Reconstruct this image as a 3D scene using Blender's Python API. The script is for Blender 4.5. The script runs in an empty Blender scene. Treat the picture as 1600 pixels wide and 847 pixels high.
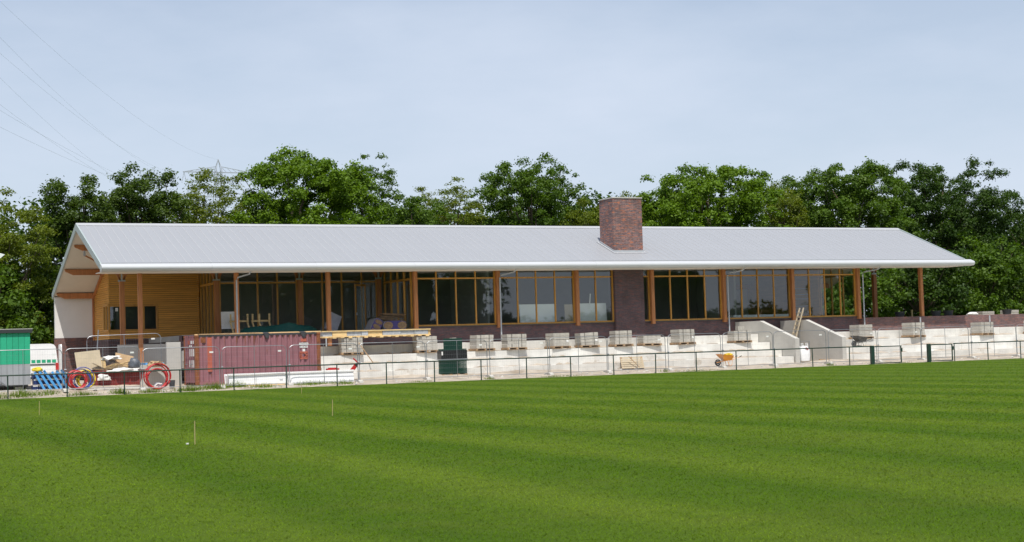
import bpy, math, random
import numpy as np
from mathutils import Vector, Matrix
R = math.radians
random.seed(7); rng = np.random.default_rng(11)
scn = bpy.context.scene
COL = scn.collection

# ------------------------------------------------------------------ camera
cam = bpy.data.cameras.new('camera'); cam.sensor_width = 36; cam.lens = 36 * 2458 / 1600
cam.clip_end = 5000; cam.clip_start = .1
co = bpy.data.objects.new('camera', cam); COL.objects.link(co)
Az, Pt, Rl = R(25.548), R(2.790), R(1.763)
fw = Vector((math.sin(Az) * math.cos(Pt), math.cos(Az) * math.cos(Pt), math.sin(Pt)))
rt = Vector((math.cos(Az), -math.sin(Az), 0)); up = rt.cross(fw)
r2 = rt * math.cos(Rl) - up * math.sin(Rl); u2 = rt * math.sin(Rl) + up * math.cos(Rl)
co.matrix_world = Matrix(((r2.x, u2.x, -fw.x, 0), (r2.y, u2.y, -fw.y, 0), (r2.z, u2.z, -fw.z, 1.66), (0, 0, 0, 1)))
scn.camera = co

# ------------------------------------------------------------------ sky, sun, exposure
SUN = Vector((.167, .438, -.883)).normalized()
w = bpy.data.worlds.new('World'); scn.world = w; w.use_nodes = True
nt = w.node_tree; bg = nt.nodes['Background']
sky = nt.nodes.new('ShaderNodeTexSky'); sky.sky_type = 'NISHITA'; sky.sun_disc = False
sky.sun_elevation = R(62); sky.sun_rotation = math.atan2(-SUN.x, -SUN.y)
sky.altitude = 0; sky.air_density = 1.0; sky.dust_density = 1.0; sky.ozone_density = 1.5
tc = nt.nodes.new('ShaderNodeTexCoord'); mp = nt.nodes.new('ShaderNodeMapping'); mp.inputs['Scale'].default_value = (1.3, 1.3, 4)
no = nt.nodes.new('ShaderNodeTexNoise'); no.inputs['Scale'].default_value = 2.8; no.inputs['Detail'].default_value = 8; no.inputs['Roughness'].default_value = .55
ra = nt.nodes.new('ShaderNodeMapRange'); ra.inputs[1].default_value = .38; ra.inputs[2].default_value = .70; ra.inputs[3].default_value = .54; ra.inputs[4].default_value = .84
mx = nt.nodes.new('ShaderNodeMix'); mx.data_type = 'RGBA'
mx.inputs['B'].default_value = (6.3, 7.0, 8.25, 1)
nt.links.new(tc.outputs['Generated'], mp.inputs['Vector']); nt.links.new(mp.outputs[0], no.inputs['Vector'])
sx = nt.nodes.new('ShaderNodeSeparateXYZ'); nt.links.new(tc.outputs['Generated'], sx.inputs[0])
rz_ = nt.nodes.new('ShaderNodeMapRange'); rz_.inputs[1].default_value = .02; rz_.inputs[2].default_value = .32; rz_.inputs[3].default_value = .16; rz_.inputs[4].default_value = -.16; nt.links.new(sx.outputs[2], rz_.inputs[0])
sm = nt.nodes.new('ShaderNodeMath'); sm.operation = 'ADD'; sm.use_clamp = True
nt.links.new(no.outputs['Fac'], ra.inputs[0]); nt.links.new(ra.outputs[0], sm.inputs[0]); nt.links.new(rz_.outputs[0], sm.inputs[1]); nt.links.new(sm.outputs[0], mx.inputs['Factor'])
nt.links.new(sky.outputs[0], mx.inputs['A']); nt.links.new(mx.outputs['Result'], bg.inputs['Color'])
bg.inputs['Strength'].default_value = .112
sl = bpy.data.lights.new('sun', 'SUN'); sl.energy = 4.6; sl.angle = R(.5); sl.color = (1, .96, .89)
so = bpy.data.objects.new('sun', sl); COL.objects.link(so); so.rotation_euler = SUN.to_track_quat('-Z', 'Y').to_euler(); so.location = (-30, -60, 120)
scn.view_settings.view_transform = 'Standard'; scn.view_settings.look = 'None'
scn.view_settings.exposure = 0.0; scn.view_settings.gamma = 1; scn.view_settings.use_curve_mapping = False
scn.cycles.max_bounces = 8; scn.cycles.transparent_max_bounces = 16

# ------------------------------------------------------------------ materials
MATS = {}
def nodes(name):
    m = bpy.data.materials.new(name); m.use_nodes = True; MATS[name] = m
    return m, m.node_tree, m.node_tree.nodes['Principled BSDF']
def N(t, ty, **kw):
    n = t.nodes.new(ty)
    for k, v in kw.items():
        if k in n.inputs: n.inputs[k].default_value = v
        else: setattr(n, k, v)
    return n
def rgb(c, k=1): return (min(1, c[0] * k), min(1, c[1] * k), min(1, c[2] * k), 1)
def pm(name, c, rough=.7, var=.15, scale=3., bump=0., bscale=30., metal=0., c2=None, dirt=0., rnd=.08, stretch=None, spec=.5):
    """painted / raw surface: noise-varied base colour, fine bump, optional second colour in patches"""
    m, t, b = nodes(name); L = t.links.new
    tc = N(t, 'ShaderNodeTexCoord'); mp = N(t, 'ShaderNodeMapping'); L(tc.outputs['Object'], mp.inputs['Vector'])
    if stretch: mp.inputs['Scale'].default_value = stretch
    n1 = N(t, 'ShaderNodeTexNoise', Scale=scale, Detail=7., Roughness=.6); L(mp.outputs[0], n1.inputs['Vector'])
    cr = N(t, 'ShaderNodeValToRGB'); L(n1.outputs['Fac'], cr.inputs[0])
    cr.color_ramp.elements[0].position = .3; cr.color_ramp.elements[1].position = .7
    cr.color_ramp.elements[0].color = rgb(c, 1 - var); cr.color_ramp.elements[1].color = rgb(c, 1 + var)
    out = cr.outputs[0]
    if c2 is not None:
        n2 = N(t, 'ShaderNodeTexNoise', Scale=scale * .7, Detail=9., Roughness=.7); L(mp.outputs[0], n2.inputs['Vector'])
        r2_ = N(t, 'ShaderNodeMapRange'); r2_.inputs[1].default_value = .62 - dirt * .3; r2_.inputs[2].default_value = .74 - dirt * .2
        L(n2.outputs['Fac'], r2_.inputs[0]); mm = N(t, 'ShaderNodeMix', data_type='RGBA'); L(r2_.outputs[0], mm.inputs['Factor'])
        L(out, mm.inputs['A']); mm.inputs['B'].default_value = rgb(c2); out = mm.outputs['Result']
    if rnd:
        oi = N(t, 'ShaderNodeObjectInfo'); rr = N(t, 'ShaderNodeMapRange'); rr.inputs[3].default_value = 1 - rnd; rr.inputs[4].default_value = 1 + rnd
        L(oi.outputs['Random'], rr.inputs[0]); hs = N(t, 'ShaderNodeHueSaturation'); L(rr.outputs[0], hs.inputs['Value']); L(out, hs.inputs['Color']); out = hs.outputs[0]
    L(out, b.inputs['Base Color']); b.inputs['Roughness'].default_value = rough; b.inputs['Metallic'].default_value = metal
    b.inputs['Specular IOR Level'].default_value = spec
    if bump:
        n3 = N(t, 'ShaderNodeTexNoise', Scale=bscale, Detail=5.); L(mp.outputs[0], n3.inputs['Vector'])
        bp = N(t, 'ShaderNodeBump', Strength=bump, Distance=.02); L(n3.outputs['Fac'], bp.inputs['Height']); L(bp.outputs[0], b.inputs['Normal'])
    return m
def brickmat(name, c1, c2, c3, mortar, rnd=0):
    m, t, b = nodes(name); L = t.links.new
    g = N(t, 'ShaderNodeNewGeometry'); sp = N(t, 'ShaderNodeSeparateXYZ'); L(g.outputs['Position'], sp.inputs[0])
    ad = N(t, 'ShaderNodeMath', operation='ADD'); L(sp.outputs[0], ad.inputs[0]); L(sp.outputs[1], ad.inputs[1])
    cb = N(t, 'ShaderNodeCombineXYZ'); L(ad.outputs[0], cb.inputs[0]); L(sp.outputs[2], cb.inputs[1])
    br = N(t, 'ShaderNodeTexBrick'); br.offset = .5; L(cb.outputs[0], br.inputs['Vector'])
    br.inputs['Scale'].default_value = 1; br.inputs['Brick Width'].default_value = .34; br.inputs['Row Height'].default_value = .062; br.inputs['Mortar Size'].default_value = .007
    br.inputs['Color1'].default_value = rgb(c1); br.inputs['Color2'].default_value = rgb(c2); br.inputs['Mortar'].default_value = rgb(mortar)
    mp = N(t, 'ShaderNodeMapping'); mp.inputs['Scale'].default_value = (2.2, 13, 1); L(cb.outputs[0], mp.inputs['Vector'])
    n = N(t, 'ShaderNodeTexNoise', Scale=1.1, Detail=3.); L(mp.outputs[0], n.inputs['Vector'])
    r = N(t, 'ShaderNodeMapRange'); r.inputs[1].default_value = .5; r.inputs[2].default_value = .66; L(n.outputs['Fac'], r.inputs[0])
    mm = N(t, 'ShaderNodeMix', data_type='RGBA'); L(r.outputs[0], mm.inputs['Factor']); L(br.outputs['Color'], mm.inputs['A']); mm.inputs['B'].default_value = rgb(c3)
    n2 = N(t, 'ShaderNodeTexNoise', Scale=.9, Detail=5.); L(cb.outputs[0], n2.inputs['Vector'])
    hs = N(t, 'ShaderNodeHueSaturation'); r3 = N(t, 'ShaderNodeMapRange'); r3.inputs[1].default_value = .3; r3.inputs[2].default_value = .7; r3.inputs[3].default_value = .78; r3.inputs[4].default_value = 1.28
    mp4 = N(t, 'ShaderNodeMapping'); mp4.inputs['Scale'].default_value = (3.5, 9, 1); mp4.inputs['Location'].default_value = (3, 7, 0); L(cb.outputs[0], mp4.inputs['Vector']); n4 = N(t, 'ShaderNodeTexNoise', Scale=1.0, Detail=4., Roughness=.7); L(mp4.outputs[0], n4.inputs['Vector'])
    r4 = N(t, 'ShaderNodeMapRange'); r4.inputs[1].default_value = .50; r4.inputs[2].default_value = .58; r4.inputs[4].default_value = .85; L(n4.outputs['Fac'], r4.inputs[0]); m4 = N(t, 'ShaderNodeMix', data_type='RGBA'); L(r4.outputs[0], m4.inputs['Factor']); L(mm.outputs['Result'], m4.inputs['A']); m4.inputs['B'].default_value = rgb(c2, 1.15); mm = m4
    L(n2.outputs['Fac'], r3.inputs[0]); L(r3.outputs[0], hs.inputs['Value']); L(mm.outputs['Result'], hs.inputs['Color'])
    L(hs.outputs[0], b.inputs['Base Color']); b.inputs['Roughness'].default_value = .85
    bp = N(t, 'ShaderNodeBump', Strength=.8, Distance=.012); bp.invert = True; L(br.outputs['Fac'], bp.inputs['Height']); L(bp.outputs[0], b.inputs['Normal'])
    return m
def glassmat(name, tint=(.86, .90, .88), refl=.12):
    m, t, b = nodes(name); L = t.links.new; t.nodes.remove(b)
    tr = N(t, 'ShaderNodeBsdfTransparent'); tr.inputs[0].default_value = (*tint, 1)
    gl = N(t, 'ShaderNodeBsdfGlossy'); gl.inputs['Roughness'].default_value = .015; gl.inputs[0].default_value = (.95, .97, 1, 1)
    n = N(t, 'ShaderNodeTexNoise', Scale=.35, Detail=2.); tcc = N(t, 'ShaderNodeTexCoord'); L(tcc.outputs['Object'], n.inputs['Vector'])
    bp = N(t, 'ShaderNodeBump', Strength=.05, Distance=.02); L(n.outputs['Fac'], bp.inputs['Height']); L(bp.outputs[0], gl.inputs['Normal'])
    lw = N(t, 'ShaderNodeLayerWeight', Blend=.5); pw5 = N(t, 'ShaderNodeMath', operation='POWER'); L(lw.outputs['Facing'], pw5.inputs[0]); pw5.inputs[1].default_value = 5.
    fr = N(t, 'ShaderNodeMath', operation='MULTIPLY_ADD'); L(pw5.outputs[0], fr.inputs[0]); fr.inputs[1].default_value = 1 - refl; fr.inputs[2].default_value = refl   # Schlick, both sides alike
    ms = N(t, 'ShaderNodeMixShader'); L(fr.outputs[0], ms.inputs[0]); L(tr.outputs[0], ms.inputs[1]); L(gl.outputs[0], ms.inputs[2])
    L(ms.outputs[0], t.nodes['Material Output'].inputs[0]); return m
def leafmat(name, dark, light, trans=.3):
    m, t, b = nodes(name); L = t.links.new
    at = N(t, 'ShaderNodeAttribute'); at.attribute_name = 'tone'
    cr = N(t, 'ShaderNodeValToRGB'); L(at.outputs['Fac'], cr.inputs[0]); cr.color_ramp.elements[0].color = rgb(dark); cr.color_ramp.elements[1].color = rgb(light)
    L(cr.outputs[0], b.inputs['Base Color']); b.inputs['Roughness'].default_value = .55; b.inputs['Specular IOR Level'].default_value = .3
    tl = N(t, 'ShaderNodeBsdfTranslucent'); hs = N(t, 'ShaderNodeHueSaturation', Saturation=1.15, Value=1.3); L(cr.outputs[0], hs.inputs['Color']); L(hs.outputs[0], tl.inputs[0])
    ms = N(t, 'ShaderNodeMixShader'); ms.inputs[0].default_value = trans; L(b.outputs[0], ms.inputs[1]); L(tl.outputs[0], ms.inputs[2]); L(ms.outputs[0], t.nodes['Material Output'].inputs[0])
    return m

def grassmat(name, blade):
    m, t, b = nodes(name); L = t.links.new
    g = N(t, 'ShaderNodeNewGeometry'); sp = N(t, 'ShaderNodeSeparateXYZ'); L(g.outputs['Position'], sp.inputs[0])
    # mowing stripes run across the pitch (along Y), slightly wavy
    nw = N(t, 'ShaderNodeTexNoise', Scale=.07, Detail=2.); L(g.outputs['Position'], nw.inputs['Vector'])
    s1 = N(t, 'ShaderNodeMath', operation='MULTIPLY_ADD'); L(nw.outputs['Fac'], s1.inputs[0]); s1.inputs[1].default_value = 2.2; L(sp.outputs[0], s1.inputs[2])
    s2 = N(t, 'ShaderNodeMath', operation='MULTIPLY'); L(s1.outputs[0], s2.inputs[0]); s2.inputs[1].default_value = 2 * math.pi / 4.0
    s3 = N(t, 'ShaderNodeMath', operation='SINE'); L(s2.outputs[0], s3.inputs[0])
    s5 = N(t, 'ShaderNodeMath', operation='MULTIPLY'); L(s1.outputs[0], s5.inputs[0]); s5.inputs[1].default_value = 2 * math.pi / 1.73
    s6 = N(t, 'ShaderNodeMath', operation='SINE'); L(s5.outputs[0], s6.inputs[0]); s7 = N(t, 'ShaderNodeMath', operation='MULTIPLY_ADD'); L(s6.outputs[0], s7.inputs[0]); s7.inputs[1].default_value = .38; L(s3.outputs[0], s7.inputs[2]); s3 = s7
    s4 = N(t, 'ShaderNodeMapRange'); s4.inputs[1].default_value = -1.15; s4.inputs[2].default_value = 1.15; L(s3.outputs[0], s4.inputs[0])
    ns = N(t, 'ShaderNodeTexNoise', Scale=.16, Detail=3.); L(g.outputs['Position'], ns.inputs['Vector'])
    rs_ = N(t, 'ShaderNodeMapRange'); rs_.inputs[1].default_value = .35; rs_.inputs[2].default_value = .65; rs_.inputs[3].default_value = .55; rs_.inputs[4].default_value = 1.0; L(ns.outputs['Fac'], rs_.inputs[0])
    sf = N(t, 'ShaderNodeMix', data_type='FLOAT'); L(rs_.outputs[0], sf.inputs['Factor']); sf.inputs['A'].default_value = .42; L(s4.outputs[0], sf.inputs['B']); s4 = sf
    n1 = N(t, 'ShaderNodeTexNoise', Scale=.45, Detail=6., Roughness=.65); L(g.outputs['Position'], n1.inputs['Vector'])
    n2 = N(t, 'ShaderNodeTexNoise', Scale=34., Detail=5., Roughness=.7); L(g.outputs['Position'], n2.inputs['Vector'])
    n3 = N(t, 'ShaderNodeTexNoise', Scale=1.9, Detail=4., Roughness=.6); L(g.outputs['Position'], n3.inputs['Vector'])
    a = N(t, 'ShaderNodeMix', data_type='RGBA'); L(s4.outputs[0], a.inputs['Factor']); a.inputs['A'].default_value = rgb(GR_D); a.inputs['B'].default_value = rgb(GR_L)
    r1 = N(t, 'ShaderNodeMapRange'); r1.inputs[1].default_value = .48; r1.inputs[2].default_value = .75; r1.inputs[4].default_value = .55; L(n1.outputs['Fac'], r1.inputs[0])
    b2 = N(t, 'ShaderNodeMix', data_type='RGBA'); L(r1.outputs[0], b2.inputs['Factor']); L(a.outputs['Result'], b2.inputs['A']); b2.inputs['B'].default_value = rgb(GR_Y)
    r4 = N(t, 'ShaderNodeMapRange'); r4.inputs[1].default_value = .52; r4.inputs[2].default_value = .7; r4.inputs[4].default_value = .4; L(n3.outputs['Fac'], r4.inputs[0])
    b3 = N(t, 'ShaderNodeMix', data_type='RGBA'); L(r4.outputs[0], b3.inputs['Factor']); L(b2.outputs['Result'], b3.inputs['A']); b3.inputs['B'].default_value = rgb(GR_D, .8)
    r2_ = N(t, 'ShaderNodeMapRange'); r2_.inputs[1].default_value = .3; r2_.inputs[2].default_value = .7; r2_.inputs[3].default_value = .86; r2_.inputs[4].default_value = 1.14; L(n2.outputs['Fac'], r2_.inputs[0])
    hs = N(t, 'ShaderNodeHueSaturation'); L(b3.outputs['Result'], hs.inputs['Color']); L(r2_.outputs[0], hs.inputs['Value'])
    out = hs.outputs[0]
    if blade:
        at = N(t, 'ShaderNodeAttribute'); at.attribute_name = 'tone'; r5 = N(t, 'ShaderNodeMapRange'); r5.inputs[3].default_value = .75; r5.inputs[4].default_value = 1.25; L(at.outputs['Fac'], r5.inputs[0])
        h2 = N(t, 'ShaderNodeHueSaturation'); L(out, h2.inputs['Color']); L(r5.outputs[0], h2.inputs['Value']); out = h2.outputs[0]
        vm = N(t, 'ShaderNodeMix', data_type='VECTOR'); vm.inputs['Factor'].default_value = .7; L(g.outputs['Normal'], vm.inputs['A']); vm.inputs['B'].default_value = (0, 0, 1)
        vn = N(t, 'ShaderNodeVectorMath', operation='NORMALIZE'); L(vm.outputs['Result'], vn.inputs[0]); L(vn.outputs[0], b.inputs['Normal'])
        tl = N(t, 'ShaderNodeBsdfTranslucent'); L(out, tl.inputs[0]); ms = N(t, 'ShaderNodeMixShader'); ms.inputs[0].default_value = .2
        L(b.outputs[0], ms.inputs[1]); L(tl.outputs[0], ms.inputs[2]); L(ms.outputs[0], t.nodes['Material Output'].inputs[0])
    else:
        bp = N(t, 'ShaderNodeBump', Strength=.7, Distance=.03); L(n2.outputs['Fac'], bp.inputs['Height']); L(bp.outputs[0], b.inputs['Normal'])
    if not blade:
        th = N(t, 'ShaderNodeMix', data_type='RGBA'); th.inputs['Factor'].default_value = .45; L(out, th.inputs['A']); th.inputs['B'].default_value = (.030, .040, .008, 1); out = th.outputs['Result']   # thatch and soil between the blades
    L(out, b.inputs['Base Color']); b.inputs['Roughness'].default_value = .8; b.inputs['Specular IOR Level'].default_value = .06
    return m
GR_D = (.062, .136, .0034); GR_L = (.132, .206, .014); GR_Y = (.126, .168, .020)
grassmat('field_grass', False); grassmat('blade_grass', True)

pm('sand', (.40, .34, .27), .95, .3, 1.2, .8, 14, c2=(.26, .20, .14), dirt=.25, rnd=0)
pm('concrete', (.66, .64, .595), .85, .14, 1.1, .25, 25, c2=(.40, .33, .25), dirt=.10, rnd=.07)
pm('concrete_grey', (.50, .48, .44), .85, .10, .8, .2, 25, c2=(.40, .38, .34), dirt=.2, rnd=.03)
pm('paver', (.43, .40, .35), .9, .16, 6, .4, 40, rnd=.1)
pm('pallet_wood', (.34, .22, .12), .85, .3, 5, .3, 40, rnd=.2)
pm('fresh_wood', (.70, .50, .24), .75, .2, 3, .2, 30, rnd=.12, stretch=(1, 6, 6))
pm('seam_metal', (.40, .405, .42), .45, .05, .6, rnd=.03)
pm('roof_metal', (.305, .313, .333), .5, .02, .3, .0, rnd=.012, spec=.5)
pm('roof_white', (.52, .53, .545), .35, .03, .4, rnd=0)
pm('soffit', (.66, .60, .53), .8, .06, .7, rnd=0)
pm('verge', (.36, .41, .41), .5, .06, .8, rnd=0)
pm('render_white', (.74, .73, .71), .85, .05, .7, .1, 40, rnd=0)
pm('column_wood', (.43, .17, .06), .55, .22, 1.4, .1, 30, rnd=.08, stretch=(6, 6, .8))
pm('frame_wood', (.50, .24, .042), .4, .16, 2, .05, 30, rnd=.07, stretch=(4, 4, 1))
pm('clad_wood', (.68, .35, .08), .6, .14, 1.1, .1, 30, rnd=.07, stretch=(.7, .7, 6))
brickmat('brick_dark', (.125, .066, .068), (.07, .048, .054), (.17, .07, .062), (.13, .11, .11))
brickmat('brick_red', (.17, .08, .075), (.10, .062, .062), (.26, .11, .08), (.20, .17, .16))
brickmat('brick_chimney', (.21, .095, .09), (.10, .068, .072), (.50, .17, .085), (.36, .31, .30))
glassmat('glass')
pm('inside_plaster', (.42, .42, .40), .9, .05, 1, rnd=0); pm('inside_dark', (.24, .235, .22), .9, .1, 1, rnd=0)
pm('galvanised', (.30, .31, .33), .4, .12, 3, metal=.6, rnd=.05)
pm('zinc', (.43, .45, .475), .4, .08, 3, metal=.3, rnd=.03)
pm('rail_green', (.012, .040, .026), .45, .2, 4, rnd=.05)
pm('container_paint', (.28, .122, .138), .6, .14, 1.5, .1, 20, c2=(.20, .07, .035), dirt=.04, rnd=0)
pm('rust', (.22, .075, .030), .9, .35, 6, .3, 40, c2=(.10, .05, .04), dirt=.3)
pm('orange_paint', (.42, .105, .065), .6, .2, 3, c2=(.28, .09, .08), dirt=.15, rnd=0)
pm('white_paint', (.80, .80, .79), .45, .05, 2, rnd=.03)
pm('white_plastic', (.80, .80, .80), .5, .05, 2, .15, 8, rnd=.03)
pm('label_white', (.78, .77, .74), .6, .06, 8, rnd=0); pm('label_ink', (.07, .06, .06), .7, rnd=0)
pm('black_rubber', (.02, .02, .02), .7, .2, 5, rnd=0); pm('dark_metal', (.05, .05, .055), .5, .2, 5, rnd=0)
pm('hut_green', (.025, .40, .22), .5, .07, 2, rnd=.05); pm('hut_grey', (.36, .37, .39), .6, .06, 2, rnd=.04); pm('hut_dark', (.035, .037, .04), .6, .1, 2)
pm('sign_green', (.02, .33, .17), .4, .05); pm('yellow_plastic', (.75, .55, .02), .5, .12, 3, .2, 8); pm('red_plastic', (.46, .018, .018), .4, .1, 3, rnd=.06)
pm('blue_plastic', (.02, .06, .38), .4, .1, 3); pm('light_blue', (.09, .36, .74), .45, .1, 4, rnd=.1); pm('navy', (.015, .03, .13), .5, .2, 4, rnd=.15)
pm('skip_red', (.20, .022, .018), .6, .25, 2, .1, 20, c2=(.13, .04, .03), dirt=.15, rnd=0)
pm('board_beige', (.52, .43, .30), .8, .1, 2, .1, 20, rnd=.05); pm('cardboard', (.42, .28, .15), .85, .15, 3, rnd=.1)
pm('sheet_white', (.72, .70, .66), .6, .1, 3, .3, 5, rnd=.05); pm('bag_grey', (.10, .11, .13), .4, .2, 4, .4, 8)
pm('tarp_green', (.006, .085, .075), .5, .2, 2, .3, 6, rnd=0); pm('insul_wrap', (.30, .30, .34), .4, .15, 4, rnd=.05); pm('insul_purple', (.05, .035, .15), .4, .15, 4); pm('insul_brown', (.20, .13, .075), .95, .3, 9, .6, 30, rnd=.12)
pm('mesh_green', (.012, .062, .042), .5, .15, 4, rnd=.1); pm('wrap_black', (.018, .018, .02), .35, .2, 4)
pm('barrow_orange', (.70, .27, .02), .45, .12, 4, rnd=0); pm('barrow_black', (.05, .045, .04), .5, .3, 5, c2=(.25, .2, .15), dirt=.2, rnd=0)
pm('stake_wood', (.40, .33, .15), .8, .15, 6, rnd=.1); pm('tub', (.05, .055, .06), .6, .1, 4, rnd=.1)
pm('bark', (.10, .075, .05), .95, .3, 4, .6, 20, rnd=.1, stretch=(3, 3, .6)); pm('steel_grey', (.34, .36, .40), .6, .1, 2, rnd=0)
pm('insulation_grey', (.42, .44, .47), .8, .25, 6, rnd=.1); pm('floor_concrete', (.36, .35, .33), .85, .1, 1, rnd=0)
pm('pane_board', (.86, .88, .86), .5, .03, 2, rnd=.03); pm('soil', (.16, .12, .08), .95, .3, 2, .6, 10, rnd=0)
leafmat('leaf_maple', (.072, .140, .005), (.145, .240, .011), .36); leafmat('leaf_oak', (.034, .070, .008), (.096, .148, .015), .36); leafmat('leaf_locust', (.072, .108, .007), (.185, .228, .020), .4)
leafmat('leaf_mid', (.046, .098, .007), (.106, .178, .014), .36); leafmat('leaf_dark', (.023, .056, .008), (.064, .114, .013), .36); leafmat('leaf_weed', (.07, .13, .010), (.22, .30, .04), .4)

# ------------------------------------------------------------------ mesh helpers
def root_of(o):
    while o.parent: o = o.parent
    return o
class MB:
    def __init__(s): s.v = []; s.f = []
    def add(s, vs, fs):
        o = len(s.v); s.v += [tuple(p) for p in vs]; s.f += [tuple(i + o for i in f) for f in fs]; return s
    def box(s, x0, x1, y0, y1, z0, z1):
        return s.add([(x0, y0, z0), (x1, y0, z0), (x1, y1, z0), (x0, y1, z0), (x0, y0, z1), (x1, y0, z1), (x1, y1, z1), (x0, y1, z1)],
                     [(0, 3, 2, 1), (4, 5, 6, 7), (0, 1, 5, 4), (1, 2, 6, 5), (2, 3, 7, 6), (3, 0, 4, 7)])
    def obox(s, c, size, rot=(0, 0, 0)):
        from mathutils import Euler
        M = Euler(rot).to_matrix(); a, b, d = size[0] / 2, size[1] / 2, size[2] / 2
        vs = [Vector(c) + M @ Vector(p) for p in ((-a, -b, -d), (a, -b, -d), (a, b, -d), (-a, b, -d), (-a, -b, d), (a, -b, d), (a, b, d), (-a, b, d))]
        return s.add(vs, [(0, 3, 2, 1), (4, 5, 6, 7), (0, 1, 5, 4), (1, 2, 6, 5), (2, 3, 7, 6), (3, 0, 4, 7)])
    def bar(s, p, q, wx, wz=None):
        p = Vector(p); q = Vector(q); wz = wz or wx; d = (q - p).normalized(); a = Vector((0, 0, 1)) if abs(d.z) < .9 else Vector((0, 1, 0))
        sx = d.cross(a).normalized() * wx / 2; sz = sx.cross(d).normalized() * wz / 2
        vs = [p - sx - sz, p + sx - sz, p + sx + sz, p - sx + sz, q - sx - sz, q + sx - sz, q + sx + sz, q - sx + sz]
        return s.add(vs, [(0, 1, 2, 3), (7, 6, 5, 4), (0, 4, 5, 1), (1, 5, 6, 2), (2, 6, 7, 3), (3, 7, 4, 0)])
    def tube(s, pts, r, n=6, closed=False, caps=True):
        pts = [Vector(p) for p in pts]; k = len(pts); rr = r if hasattr(r, '__len__') else [r] * k; vs = []
        for i, p in enumerate(pts):
            a = pts[(i - 1) % k] if (closed or i) else p; b = pts[(i + 1) % k] if (closed or i < k - 1) else p
            d = (b - a).normalized(); h = Vector((0, 0, 1)) if abs(d.z) < .9 else Vector((1, 0, 0)); x = d.cross(h).normalized(); y = x.cross(d)
            vs += [p + (x * math.cos(2 * math.pi * j / n) + y * math.sin(2 * math.pi * j / n)) * rr[i] for j in range(n)]
        fs = []
        for i in range(k if closed else k - 1):
            for j in range(n):
                a, b = i * n + j, i * n + (j + 1) % n; c, d = ((i + 1) % k) * n + (j + 1) % n, ((i + 1) % k) * n + j; fs.append((a, b, c, d))
        if caps and not closed: fs += [tuple(reversed(range(n))), tuple(range((k - 1) * n, k * n))]
        return s.add(vs, fs)
    def prism(s, prof, axis, a, b):
        """closed 2-D profile extruded along axis; profile is (Y,Z) for x, (X,Z) for y, (X,Y) for z"""
        def P(u, v, t): return {'x': (t, u, v), 'y': (u, t, v), 'z': (u, v, t)}[axis]
        n = len(prof); vs = [P(u, v, a) for u, v in prof] + [P(u, v, b) for u, v in prof]
        return s.add(vs, [tuple(range(n)), tuple(reversed(range(n, 2 * n)))] + [(i, i + n, (i + 1) % n + n, (i + 1) % n) for i in range(n)])
    def build(s, name, mat, parent=None, smooth=False):
        L = root_of(parent).location if parent else Vector((0, 0, 0))
        me = bpy.data.meshes.new(name); me.from_pydata([(x - L.x, y - L.y, z - L.z) for x, y, z in s.v], [], s.f)
        return finish(me, name, mat, parent, smooth)
def finish(me, name, mat, parent=None, smooth=False):
    import bmesh
    if len(me.polygons) < 4000:
        bm = bmesh.new(); bm.from_mesh(me); bmesh.ops.recalc_face_normals(bm, faces=bm.faces); bm.to_mesh(me); bm.free()
    if smooth:
        me.polygons.foreach_set('use_smooth', [True] * len(me.polygons))
        try: me.set_sharp_from_angle(angle=R(40))
        except Exception: pass
    me.materials.append(MATS[mat]); o = bpy.data.objects.new(name, me); COL.objects.link(o)
    if parent: o.parent = parent
    return o
def dup_part(o, parent, loc=(0, 0, 0), rot=None):
    c = o.copy(); COL.objects.link(c); c.parent = parent; c.location = loc
    if rot: c.rotation_euler = rot
    return c
def tag(o, label=None, cat=None, group=None, kind=None):
    if label: o['label'] = label
    if cat: o['category'] = cat
    if group: o['group'] = group
    if kind: o['kind'] = kind
    return o
def thing(name, label, cat, loc, rz=0, group=None):
    e = bpy.data.objects.new(name, None); COL.objects.link(e); e.location = loc; e.rotation_euler = (0, 0, rz); e.empty_display_size = .3
    return tag(e, label, cat, group)
def dup(root, loc, rz=None, label=None, group=None):
    c = root.copy(); COL.objects.link(c); c.location = loc
    if rz is not None: c.rotation_euler = (0, 0, rz)
    tag(c, label, None, group)
    for ch in list(root.children):
        d = ch.copy(); COL.objects.link(d); d.parent = c
        for g in list(ch.children):
            e = g.copy(); COL.objects.link(e); e.parent = d
    return c
def mesh_quads(name, V, tone, mat, parent=None, k=4):
    n = len(V) // k; me = bpy.data.meshes.new(name); me.vertices.add(len(V)); me.vertices.foreach_set('co', V.astype(np.float32).ravel())
    me.loops.add(n * k); me.loops.foreach_set('vertex_index', np.arange(n * k, dtype=np.int32)); me.polygons.add(n)
    me.polygons.foreach_set('loop_start', np.arange(0, n * k, k, dtype=np.int32)); me.update(calc_edges=True)
    at = me.attributes.new('tone', 'FLOAT', 'FACE'); at.data.foreach_set('value', tone.astype(np.float32))
    me.materials.append(MATS[mat]); o = bpy.data.objects.new(name, me); COL.objects.link(o)
    if parent: o.parent = parent
    return o

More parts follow.
